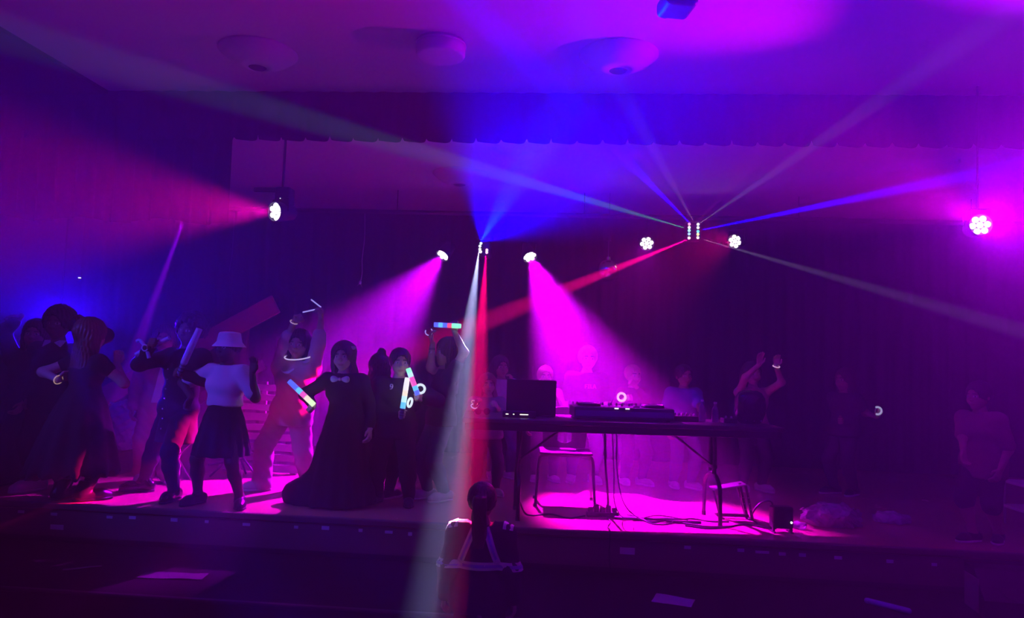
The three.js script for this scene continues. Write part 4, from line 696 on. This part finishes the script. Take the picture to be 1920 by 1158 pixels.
// ------------------------------------------------------------------ cables and odds and ends on the stage floor
{
  const t = thing('power_strip', 'black power strip full of plugs on the stage floor before the chair', 'power strip', [0.27, S, -0.5], 0.15);
  mesh('strip', rbox(0.24, 0.035, 0.055, 0.008, 0, 0.0175, 0), M.black, t);
  for (let k = 0; k < 5; k++) mesh('plug', rbox(0.034, 0.04 + (k % 2) * 0.018, 0.04, 0.006, -0.09 + k * 0.045, 0.05 + (k % 2) * 0.008, 0), M.black, t);
  mesh('switch_light', rbox(0.012, 0.006, 0.01, 0.002, 0.112, 0.037, 0), glow(1, 0.6, 0.6, 1.5), t);
}
const c0 = S + 0.006;
for (const [l, pts, r] of [
  ['thick black cable hanging from the table edge down to the power strip', [[0.26, T0 - 0.08, -0.2], [0.27, 1.05, -0.24], [0.3, 0.8, -0.36], [0.31, 0.69, -0.48], [0.31, 0.672, -0.5]], 0.009],
  ['thin cable hanging straight from the mixing deck to the floor beside the chair', [[0.31, T0 - 0.08, -0.18], [0.33, 1.0, -0.2], [0.35, 0.75, -0.3], [0.44, c0, -0.42], [0.62, c0, -0.4]], 0.004],
  ['thin cable slanting from the table to the tangle on the floor', [[0.34, T0 - 0.08, -0.18], [0.36, 0.95, -0.22], [0.44, 0.72, -0.32], [0.6, c0, -0.34], [0.8, c0, -0.42]], 0.004],
  ['black cable running from the laptop end to the power strip along the floor', [[-0.33, T0 - 0.08, -0.2], [-0.36, 0.9, -0.22], [-0.3, 0.66, -0.3], [-0.24, c0, -0.38], [-0.12, c0, -0.47], [0.02, c0, -0.36], [0.14, c0, -0.47]], 0.006],
  ['cable looping over the floor from the power strip to the table arch leg', [[0.38, c0, -0.48], [0.5, c0 + 0.012, -0.44], [0.62, c0, -0.36], [0.74, c0, -0.46], [0.88, c0, -0.36], [1.02, c0, -0.3], [1.2, c0, -0.36]], 0.007],
  ['cable curled in a loop near the middle of the stage edge', [[0.55, c0, -0.42], [0.66, c0, -0.52], [0.78, c0 + 0.012, -0.47], [0.74, c0, -0.33], [0.62, c0, -0.3], [0.56, c0 + 0.014, -0.38], [0.7, c0 + 0.012, -0.56], [0.9, c0, -0.5]], 0.005],
  ['cable lying along the floor towards the small floor lamp', [[0.85, c0, -0.3], [1.0, c0, -0.25], [1.15, c0, -0.33], [1.3, c0, -0.45], [1.42, c0, -0.38], [1.5, c0, -0.36]], 0.006],
  ['pale-lit cable crossing the tangle in a wide S before the table arch leg', [[0.46, c0, -0.6], [0.58, c0, -0.5], [0.7, c0 + 0.02, -0.4], [0.84, c0 + 0.016, -0.44], [0.95, c0, -0.56], [1.06, c0, -0.5], [1.2, c0, -0.52]], 0.006],
  ['thick cable bundle pushed against the power strip', [[0.36, c0 + 0.004, -0.44], [0.46, c0 + 0.008, -0.4], [0.6, c0 + 0.006, -0.45], [0.7, c0 + 0.01, -0.42], [0.8, c0 + 0.006, -0.39], [0.98, c0 + 0.004, -0.42]], 0.011],
  ['thin cable trailing over the stage edge below the power strip', [[0.3, c0, -0.46], [0.32, c0, -0.3], [0.29, c0, -0.12], [0.3, c0 + 0.004, 0.0], [0.3, 0.6, 0.036], [0.3, 0.45, 0.03], [0.31, 0.36, 0.03]], 0.004],
  ['cable coiled behind the small floor lamp', [[1.4, c0, -0.5], [1.35, 0.68, -0.46], [1.4, 0.78, -0.44], [1.48, 0.8, -0.45], [1.52, 0.7, -0.47], [1.6, c0, -0.52], [1.7, c0, -0.5]], 0.006],
]) tag(mesh('power_cable', tube(pts, r, 60, 7), M.cable), l, 'cable', 'cables on the stage floor');
{
  const t = thing('folding_stand', 'folded metal stand with slotted uprights leaning beside the table arch leg', 'stand', [1.26, S, -0.72], 0.05);
  for (const x of [0.07, 0.11]) { const up2 = mesh('slotted_upright', rbox(0.02, 0.27, 0.02, 0.003, 0, 0.135, 0).rotateZ(0.22).translate(x + 0.04, 0.002, 0.03), M.blackMetal, t); for (let k = 0; k < 3; k++) mesh('slot', new THREE.CylinderGeometry(0.005, 0.005, 0.003, 10).rotateX(Math.PI / 2).translate(0, 0.07 + k * 0.045, 0.0105).rotateZ(0.22).translate(x + 0.04, 0.002, 0.03), M.steel, up2); }
  mesh('base_bar', rbox(0.24, 0.022, 0.03, 0.004, -0.0, 0.024, 0.03), M.blackMetal, t);
  mesh('foot', rbox(0.03, 0.014, 0.2, 0.003, -0.09, 0.007, 0), M.blackMetal, t); mesh('foot', rbox(0.03, 0.014, 0.2, 0.003, 0.12, 0.007, 0), M.blackMetal, t);
  mesh('top_plate', rbox(0.25, 0.012, 0.16, 0.004, 0, 0, 0).rotateZ(0.2).translate(-0.03, 0.235, 0), M.steel, t);
  mesh('rear_strut', rod([-0.14, 0.2, 0], [-0.09, 0.015, 0], 0.008), M.blackMetal, t); mesh('rear_strut', rod([0.05, 0.25, -0.04], [0.12, 0.012, -0.06], 0.008), M.blackMetal, t);
}
{
  const t = thing('floor_lamp_box', 'small black floor lamp box with one white light, near the stage edge', 'floor lamp', [1.51, S, -0.28], 0.1);
  mesh('housing', rbox(0.145, 0.15, 0.09, 0.014, 0, 0.105, 0), M.black, t);
  for (const x of [-0.062, 0.062]) mesh('foot_bracket', merge([rbox(0.014, 0.05, 0.03, 0.003, x, 0.025, 0.02), rbox(0.014, 0.008, 0.11, 0.002, x, 0.004, 0)]), M.black, t);
  mesh('indicator_light', new THREE.SphereGeometry(0.008, 12, 10).translate(0.055, 0.075, 0.046), glow(0.8, 1, 0.9, 3), t);
}
const film = mat(0.7, 0.66, 0.74, 0.22, { transmission: 0.45, thickness: 0, clearcoat: 0.5 });
function crumple(rx, ry, rz, k, seedv) {   // ridged folds in many directions, bent by slower waves
  const dirs = []; for (let i = 0; i < 9; i++) { const a = i * 2.4 + seedv, b = Math.sin(i * 1.7 + seedv) * 0.9; dirs.push([Math.cos(a) * Math.cos(b), Math.sin(b), Math.sin(a) * Math.cos(b), 16 + i * 9]); }
  const f = (x, y, z) => {
    const wx = x + 0.018 * Math.sin(z * 23 + y * 31 + seedv), wy = y + 0.014 * Math.sin(x * 27 + seedv), wz = z + 0.018 * Math.sin(x * 19 - y * 25);
    let n = 0; dirs.forEach(([a, b, c, w], i) => { n += Math.abs(Math.sin((wx * a + wy * b + wz * c) * w + i)) * 5 / (w * 0.16 + 3); });
    return Math.max(ell(x, y, z, 0, ry * 0.85, 0, rx, ry, rz) * 0.8 + k * (n - 3.4), 0.002 - y);
  };
  return nets(f, [-rx * 1.35, -0.01, -rz * 1.35], [rx * 1.35, ry * 2.4, rz * 1.35], 0.0055);
}
tag(mesh('plastic_bag', crumple(0.19, 0.085, 0.12, 0.014, 2).translate(1.95, S, -0.58), film), 'large crumpled clear plastic bag lying on the stage beside the floor lamp', 'plastic bag');
tag(mesh('plastic_bag', crumple(0.1, 0.04, 0.07, 0.012, 5).translate(2.48, S, -0.82), film), 'small crumpled plastic bag in shadow beyond the large one', 'plastic bag');
tag(mesh('plastic_bag', crumple(0.045, 0.022, 0.03, 0.008, 9).translate(1.67, S, -0.42), film), 'scrap of pink-lit plastic between the floor lamp and the large bag', 'plastic bag');
{
  const t = thing('white_cart', 'white two-shelf cart just beyond the child in the pinkish top', 'cart', [3.62, S, -0.9]);
  for (const y of [0.14, 0.33]) mesh('shelf', rbox(0.42, 0.022, 0.32, 0.006, 0, y, 0), M.white, t);
  for (const x of [-0.19, 0.19]) for (const z of [-0.14, 0.14]) mesh('post', rod([x, 0.0, z], [x, 0.33, z], 0.01), M.steel, t);
}
{
  const t = thing('monitor_speaker', 'wedge monitor speaker on the step in front of the stage', 'speaker', [2.68, 0.32, 0.32], -0.1);
  const s = new THREE.Shape(); s.moveTo(-0.14, 0); s.lineTo(0.12, 0); s.lineTo(0.14, 0.1); s.lineTo(0.0, 0.25); s.lineTo(-0.14, 0.25); s.closePath();
  mesh('cabinet', new THREE.ExtrudeGeometry(s, { depth: 0.34, bevelEnabled: true, bevelSize: 0.006, bevelThickness: 0.006, bevelSegments: 2 }).rotateY(-Math.PI / 2).translate(0.17, 0.0062, 0), M.black, t);
  mesh('side_panel', rbox(0.006, 0.2, 0.2, 0.002, -0.182, 0.115, -0.02), mat(0.3, 0.22, 0.22, 0.6), t);
  mesh('cone', lathe([[0, -0.03], [0.03, -0.028], [0.08, 0], [0.09, 0.006], [0.095, 0]], 30).rotateX(Math.PI / 2 - 0.82).translate(0.02, 0.172, 0.085), M.blackMetal, t);
}
const sheet = (w, d, x, z, turn) => { const g = new THREE.BoxGeometry(w, 0.002, d, 10, 1, 8), p = g.attributes.position; for (let i = 0; i < p.count; i++) p.setY(i, p.getY(i) + 0.004 + 0.004 * Math.sin(p.getX(i) * 19) * Math.sin(p.getZ(i) * 23 + 1)); g.computeVertexNormals(); return g.rotateY(turn).translate(x, 0.3215, z); };
tag(mesh('paper', sheet(0.24, 0.17, 0.67, 0.45, -0.3), mat(0.4, 0.4, 0.42, 0.8)), 'white sheet of paper dropped on the step below the power strip', 'paper');
tag(mesh('paper', sheet(0.4, 0.13, -2.46, 0.55, 0.1), mat(0.06, 0.06, 0.07, 0.9)), 'long grey sheet lying on the step below the bucket-hat child', 'paper');
tag(mesh('paper_strip', sheet(0.22, 0.03, -3.1, 0.5, 0.5), mat(0.2, 0.17, 0.18, 0.8)), 'narrow paper strip on the step below the ragged black dress', 'paper');
tag(mesh('foam_tube', new THREE.CapsuleGeometry(0.018, 0.24, 6, 14).rotateZ(Math.PI / 2).rotateY(-0.75).translate(1.97, 0.342, 0.36), mat(0.3, 0.32, 0.65, 0.6)), 'unlit bluish foam tube lying on the step near the monitor speaker', 'foam tube');
// ------------------------------------------------------------------ set pieces at the back of the stage
{
  const t = thing('pallet_wall', 'pale pallet-wood panel of horizontal planks standing behind the dancers', 'wood panel', [-2.9, S, -1.72], -0.03);
  const tones = [0.62, 0.54, 0.68, 0.58].map((v) => mat(v, v * 0.86, v * 0.76, 0.75, { bumpMap: rep(grain, 2, 2), bumpScale: 0.002 }));
  let y = 0.055; const hs = [0.07, 0.062, 0.07, 0.062, 0.058, 0.07, 0.055, 0.06, 0.06];
  hs.forEach((h, k) => { const w = 0.78 - (k === 6 ? 0.12 : 0), g = new THREE.BoxGeometry(w, h, 0.02, 12, 2, 1), p = g.attributes.position; for (let i = 0; i < p.count; i++) p.setY(i, p.getY(i) + 0.003 * Math.sin(p.getX(i) * 23 + k * 2 + p.getY(i) * 20)); g.computeVertexNormals(); mesh('plank', g.rotateZ((k % 3 - 1) * 0.012).translate(k === 6 ? 0.05 : 0, y + h / 2 - 0.035, 0.004 * (k % 2)), tones[k % 4], t); y += h + [0.03, 0.028, 0.034, 0.024, 0.034, 0.026, 0.036, 0.034, 0][k]; });
  for (const x of [-0.33, 0.0, 0.33]) mesh('upright', rbox(0.06, 0.86, 0.035, 0.004, x, 0.43, -0.034), mat(0.25, 0.19, 0.15, 0.8), t);
}
{
  const t = thing('stair_rail', 'sloping dark red board rising behind the coat boy like a stair rail', 'stair rail', [-4.0, S, -2.0]);
  const a = Math.atan2(2.069 - 1.288, 1.362), red = mat(0.32, 0.06, 0.08, 0.55, { bumpMap: rep(grain, 1, 1), bumpScale: 0.001 });
  mesh('handrail_board', rbox(2.5, 0.19, 0.04, 0.006, 0, 0, 0).rotateZ(a).translate(-0.02, 1.0, 0), red, t);
  mesh('lower_board', rbox(2.0, 0.1, 0.04, 0.006, 0, 0, 0).rotateZ(a).translate(0.1, 0.52, -0.03), mat(0.1, 0.03, 0.04, 0.7), t);
  for (const [x, h] of [[-0.9, 0.46], [-0.1, 0.92], [0.75, 1.42]]) mesh('post', rbox(0.06, h, 0.06, 0.006, x, h / 2, -0.05), mat(0.1, 0.03, 0.04, 0.7), t);
}
{
  const t = thing('storage_crate', 'low dark crate with a pale metal edge behind the ragged dress', 'crate', [-4.2, S, -1.35]);
  mesh('crate_body', rbox(0.44, 0.2, 0.3, 0.008, 0, 0.1, 0), M.fascia, t); mesh('metal_edge', rbox(0.44, 0.012, 0.012, 0.002, 0, 0.208, 0.146), M.chrome, t); mesh('latch', rbox(0.03, 0.03, 0.01, 0.002, 0.1, 0.15, 0.155), M.chrome, t);
  const f = (x, y, z) => { const d = Math.max(Math.abs(x) - 0.13 + 0.08 * y - 0.02 * Math.sin(y * 40 + z * 30), Math.abs(z) - 0.1 + 0.06 * y, y - 0.44 + 0.25 * Math.abs(x - 0.03)); return Math.max(d * 0.7 + 0.016 * (Math.abs(Math.sin(x * 33 + y * 27)) + Math.abs(Math.sin(y * 37 - x * 21 + z * 20)) - 1), 0.002 - y); };
  tag(mesh('costume_cloth', nets(f, [-0.2, -0.01, -0.18], [0.22, 0.5, 0.18], 0.008).translate(-4.06, S + 0.214, -1.36), cloth(0.42, 0.42, 0.6, 0.6)), 'heap of pale blue crinkled cloth on the low crate', 'cloth');
}
{
  const t = thing('cymbal_stand', 'folded black tripod stand with a chrome rod before the pallet planks', 'stand', [-2.95, S, -1.45]);
  mesh('chrome_rod', rod([-0.06, 0.3, -0.03], [0.24, 0.15, 0], 0.007, 0.006), M.chrome, t);
  for (const [x, z] of [[-0.24, 0.1], [0.2, 0.08], [-0.02, -0.16]]) mesh('tripod_leg', rod([-0.04, 0.24, 0], [x, 0.008, z], 0.009), M.black, t);
  mesh('hub', new THREE.CylinderGeometry(0.025, 0.025, 0.07, 14).translate(-0.04, 0.25, 0), M.black, t); mesh('cross_bar', rod([-0.3, 0.1, 0.02], [0.02, 0.17, 0], 0.011), M.black, t);
}
{
  const t = thing('music_stand', 'small chrome-legged stand between the coat boy and the bucket-hat child', 'stand', [-3.26, S, -0.9]);
  mesh('chrome_leg', rod([-0.105, 0.006, 0.0], [0.0, 0.24, 0], 0.006), M.chrome, t); mesh('chrome_leg', rod([0.0, 0.24, 0], [0.13, 0.37, 0.0], 0.006), M.chrome, t); mesh('chrome_leg', rod([0.11, 0.006, -0.08], [0, 0.24, 0], 0.006), M.chrome, t); mesh('chrome_leg', rod([-0.01, 0.006, 0.12], [0, 0.24, 0], 0.006), M.chrome, t);
  mesh('joint', new THREE.SphereGeometry(0.016, 12, 10).translate(0, 0.24, 0), M.black, t);
}
// ------------------------------------------------------------------ hung from the ceilings
{
  const t = thing('mirror_ball', 'dim mirror ball hanging in front of the back curtain', 'mirror ball', [0.364, 2.732, -2.6]);
  const s = new THREE.SphereGeometry(0.118, 34, 18).toNonIndexed(); s.computeVertexNormals();
  mesh('ball', s, mat(0.55, 0.55, 0.58, 0.08, { metalness: 1 }), t);
  mesh('cap', new THREE.CylinderGeometry(0.02, 0.026, 0.03, 14).translate(0, 0.128, 0), M.steel, t);
  mesh('chain', rod([0, 0.14, 0], [0, 0.31, 0], 0.0025), M.steel, t); mesh('motor', new THREE.CylinderGeometry(0.026, 0.026, 0.05, 16).translate(0, 0.335, 0), M.blackMetal, t); mesh('cord', rod([0, 0.36, 0], [0, STAGE_CEIL - 2.732, 0], 0.003), M.black, t);
}
const rope = (pts, r) => tube(pts, r, 50, 7);
{
  const t = thing('pull_rope', 'long thin rope with a frayed knot hanging from the lighting pipe', 'rope', [-2.26, -0.075, -2.625]);
  mesh('strand', rope([[0, 3.38, 0], [0.01, 3.1, 0], [-0.005, 2.85, 0], [0.005, 2.72, 0.005], [-0.012, 2.62, 0]], 0.005), M.rope, t);
  const k = mesh('knot', new THREE.SphereGeometry(0.016, 12, 10).scale(1, 1.3, 1).translate(-0.013, 2.615, 0), M.rope, t); mesh('frayed_end', merge([rod([-0.013, 2.61, 0], [-0.045, 2.575, 0.005], 0.005, 0.002), rod([-0.013, 2.61, 0], [0.012, 2.56, 0], 0.004, 0.002)]), M.rope, k);
  const u = thing('short_cord', 'short pale cord hanging in the dark near the sloping red board', 'rope', [-3.72, -0.1, -2.63]);
  mesh('strand', rope([[0, 3.405, 0], [0.005, 3.1, 0], [0.004, 2.93, 0], [-0.017, 2.72, 0]], 0.003), mat(0.25, 0.22, 0.3, 0.9), u);
}
function dome(label, x, y, z, tone) {
  const t = thing('ceiling_dome', label, 'ceiling light', [x, y, z]);
  mesh('dome_trim', lathe([[0.262, 0], [0.262, -0.012], [0.245, -0.02], [0.24, -0.028], [0.2, -0.062], [0.12, -0.1], [0.062, -0.115], [0.062, 0], [0, 0]], 48), M.ceiling, t);
  mesh('aperture', lathe([[0, -0.085], [0.045, -0.09], [0.06, -0.112], [0.052, -0.117], [0.04, -0.1], [0, -0.095]], 30), M.black, t);
}
dome('white ceiling dome with a dark centre over the pallet-plank side of the hall', -2.193, CEIL, 0.371);
dome('white ceiling dome with a dark centre beside the hanging projector', 0.261, CEIL, 0.336);
dome('white ceiling dome under the stage ceiling between the green and blue beams', -1.121, STAGE_CEIL, -1.862);
{
  const t = thing('ceiling_drum', 'plain round drum fixture on the ceiling between the two domes', 'ceiling light', [-0.901, CEIL, 0.52]);
  mesh('drum', lathe([[0, -0.1], [0.14, -0.1], [0.155, -0.092], [0.16, -0.08], [0.16, 0], [0, 0]], 44), M.ceiling, t); mesh('drum_band', new THREE.TorusGeometry(0.16, 0.006, 8, 44).rotateX(Math.PI / 2).translate(0, -0.02, 0), M.ceiling, t);
}
{
  const t = thing('projector', 'black projector hung from the ceiling at the top of the view', 'projector', [0.5, 3.6, 1.39], 0.2);
  mesh('housing', rbox(0.17, 0.09, 0.2, 0.03, 0, 0.03, 0, 4), M.black, t); mesh('lens', lathe([[0, 0.02], [0.022, 0.02], [0.03, 0.015], [0.03, 0]], 20).rotateX(-Math.PI / 2).translate(-0.03, 0.03, -0.1), M.blackGloss, t);
  mesh('mount', merge([rod([0, 0.07, 0], [0, CEIL - 3.6, 0], 0.012), rod([0.06, 0.05, 0], [0.075, CEIL - 3.6, 0.0], 0.012)]), M.black, t); mesh('status_light', rod([0.006, 0.03, 0.1], [0.016, 0.016, 0.102], 0.004), glow(1, 0.95, 1, 2.5), t);
}
{
  const t = thing('wall_sensor', 'tiny white wall sensor light high in the dark corner', 'sensor', [-6.17, 2.61, -3.66], 0.8);
  mesh('case', rbox(0.05, 0.07, 0.05, 0.008), M.black, t); mesh('sensor_light', rbox(0.034, 0.014, 0.01, 0.004, 0, 0, 0.03), glow(0.9, 0.9, 1, 2), t);
}
// ------------------------------------------------------------------ glow sticks, foam sticks and rings in the children's hands
function baton(name, label, a, b, r, segments, handle, power) {
  const A = V(...a), B = V(...b), t = thing(name, label, 'glow stick', a), n = segments.length, L = A.distanceTo(B), q = new THREE.Quaternion().setFromUnitVectors(V(0, 1, 0), B.clone().sub(A).normalize());
  const h0 = handle ? 0.26 : 0;
  if (handle) { mesh('grip', new THREE.CylinderGeometry(r * 0.8, r * 0.72, L * h0, 16).translate(0, L * h0 / 2, 0).applyQuaternion(q), handle, t); for (let k = 0; k < 3; k++) mesh('grip_ring', new THREE.TorusGeometry(r * 0.8, r * 0.14, 6, 18).rotateX(Math.PI / 2).translate(0, L * h0 * (0.35 + k * 0.25), 0).applyQuaternion(q), M.black, t); }
  segments.forEach((c, k) => { const l = L * (1 - h0) / n; mesh(c.emissiveIntensity > 0 && c.emissive.getHex() ? 'glow_segment' : 'segment', new THREE.CylinderGeometry(k === n - 1 ? r * 0.93 : r, r, l, 20).translate(0, L * h0 + l * (k + 0.5), 0).applyQuaternion(q), c, t); });
  if (power) { const l = new THREE.PointLight(new THREE.Color().setRGB(...power[0]), power[1]); l.name = 'stick_light'; l.position.copy(B.clone().sub(A).multiplyScalar(0.5 + h0 / 2)); l.castShadow = true; l.shadow.radius = 1; t.add(l); }
  return t;
}
const G = { blue: glow(0.08, 0.16, 1, 1.3), cyan: glow(0.1, 0.55, 1, 1.5), ice: glow(0.5, 0.9, 1, 1.4), green: glow(0.25, 1, 0.55, 1.5), pink: glow(1, 0.12, 0.55, 1.2), red: glow(1, 0.08, 0.12, 1.4), white: glow(0.95, 0.95, 1, 1.3), warm: glow(1, 0.85, 0.6, 1.3), lime: glow(0.75, 1, 0.5, 1.4), pale: glow(0.45, 0.4, 1, 0.9), dimBlue: glow(0.06, 0.03, 0.5, 0.7) };
const grips = mat(0.12, 0.1, 0.3, 0.5);
baton('led_foam_stick', 'lit foam stick, blue to lime, held by the girl with the white bow', [-1.895, 1.375, -0.27], [-2.095, 1.545, -0.27], 0.02, [G.lime, G.warm, G.pink, G.cyan, G.blue, G.blue], null, [[0.4, 0.5, 1], 0.03]);
baton('led_foam_stick', 'upright lit foam stick, white over cyan, in the lower hand of the boy printed 9', [-1.25, 1.29, -0.35], [-1.215, 1.6, -0.35], 0.02, [G.cyan, G.ice, G.warm, G.white, G.white], grips, [[0.8, 0.9, 1], 0.03]);
baton('led_foam_stick', 'tilted lit foam stick, green over pink, in the upper hand of boy printed 9', [-1.13, 1.475, -0.35], [-1.213, 1.67, -0.35], 0.02, [G.blue, G.cyan, G.pink, G.pink, G.ice, G.green], null, [[0.6, 0.6, 1], 0.03]);
baton('led_foam_stick', 'level lit foam stick, blue, red and green, held over the girl in profile', [-1.09, 2.02, -0.68], [-0.875, 2.015, -0.68], 0.0195, [G.blue, G.cyan, G.blue, G.red, G.green, G.green], null, [[0.5, 0.6, 1], 0.03]);
baton('foam_stick', 'long unlit white foam stick held against the black coat', [-2.885, 1.56, -0.13], [-2.745, 1.91, -0.13], 0.025, [mat(0.6, 0.6, 0.72, 0.5), mat(0.66, 0.66, 0.76, 0.5), mat(0.66, 0.66, 0.76, 0.5)], mat(0.3, 0.3, 0.45, 0.5));
for (const [a, b, l] of [[[-2.035, 2.135, -0.72], [-2.12, 2.195, -0.72], 'short glow stick pointing up from the raised hand, upper arm of the V'], [[-2.04, 2.125, -0.72], [-2.185, 2.09, -0.72], 'glow stick stretched level between the raised hands, lower arm of the V']]) tag(mesh('glow_stick', rod(a, b, 0.0055, 0.0055, 10), G.pale), l, 'glow stick');
{
  const t = baton('toy_sword', 'pale toy sword with a curved crossguard held across the black coat shoulder', [-3.22, 1.7, -0.13], [-2.97, 1.835, -0.13], 0.019, [mat(0.42, 0.4, 0.7, 0.4), mat(0.35, 0.33, 0.6, 0.4), mat(0.5, 0.3, 0.5, 0.4)], null);
  mesh('guard', tube([[0.015, 0.1, 0.03], [0.04, 0.11, 0.03], [0.075, 0.075, 0.03], [0.1, 0.035, 0.03], [0.12, -0.02, 0.03]], 0.0135, 30, 10), mat(0.45, 0.43, 0.75, 0.35), t); mesh('guard_ring', new THREE.TorusGeometry(0.022, 0.006, 8, 20).translate(0.09, 0.055, 0.042), mat(0.6, 0.6, 0.8, 0.3), t);
}
const ring = (name, label, at, R, r, dir, m, arc = Math.PI * 2, spin = 0) => tag(mesh(name, new THREE.TorusGeometry(R, r, 8, 40, arc).rotateZ(spin).applyQuaternion(new THREE.Quaternion().setFromUnitVectors(V(0, 0, 1), V(...dir).normalize())).translate(...at), m), label, 'glow ring');
ring('glow_necklace', 'glowing necklace ring round the neck of the child in the onesie', [-2.225, 1.735, -0.8], 0.115, 0.0055, [-0.06, 1, 0.3], glow(0.8, 0.65, 1, 0.8));
const wristOf = (c, i) => { const q = c.hands[i]; return [q.w.x + c.o.at[0], q.w.y + (c.o.y0 ?? S), q.w.z + c.o.at[1]]; }, dirOf = (c, i) => c.hands[i].w.clone().sub(c.hands[i].e).toArray();
const soft = glow(0.9, 0.6, 0.75, 0.5), bright = glow(0.8, 0.95, 1, 1.2);
ring('glow_bracelet', 'dim glow bracelet on the bent wrist of the child in the onesie', wristOf(P.onesie, 0), 0.031, 0.004, dirOf(P.onesie, 0), soft);
ring('glow_bracelet', 'faint ring on the wrist of the girl in the ragged black dress', wristOf(P.gown, 0), 0.032, 0.0035, dirOf(P.gown, 0), glow(1, 0.6, 0.4, 0.5));
ring('glow_bracelet', 'thick bright ring at the upper wrist of the boy printed 9', [-1.115, 1.52, -0.36], 0.032, 0.0095, [0.3, 0.2, 1], bright);
ring('glow_bracelet', 'thick bright ring at the lower wrist of the boy printed 9', [-1.19, 1.415, -0.36], 0.032, 0.009, [-0.75, 0.2, 0.6], bright);
ring('glow_bracelet', 'open glowing ring in the raised fingers of the girl in profile', [-1.131, 1.962, -0.68], 0.028, 0.0045, [0, 0.15, 1], G.pale, Math.PI * 1.45, Math.PI * 0.85);
ring('glow_bracelet', 'thin pink ring on the wrist of the smallest child, above the bluish one', along(V(...wristOf(P.small, 0)), V(-0.78, 1.43, -1.0), 0.5).toArray(), 0.026, 0.003, dirOf(P.small, 0), soft);
ring('glow_bracelet', 'thin bluish ring on the wrist of the smallest child at the table end', wristOf(P.small, 0), 0.026, 0.0035, dirOf(P.small, 0), G.pale);
ring('glow_bracelet', 'thick pink-white ring on the wrist of the child behind the deck', [0.485, 1.455, -1.86], 0.036, 0.011, [0.2, 0.1, 1], glow(1, 0.6, 0.85, 1.2));
ring('glow_bracelet', 'glowing ring on the raised wrist behind the round speaker', wristOf(P.raise, 1), 0.03, 0.0045, [0.1, 1, 0.35], glow(1, 0.55, 0.9, 0.9));
ring('glow_bracelet', 'pale crescent ring held by the child in shadow', [2.79, 1.42, -1.86], 0.033, 0.009, [-0.1, 0.1, 1], glow(0.5, 0.55, 0.8, 0.7), Math.PI * 1.3, -Math.PI * 0.65);
scene.traverse((o) => { if (o.isMesh) o.castShadow = o.receiveShadow = true; });
renderer.render(scene, camera);
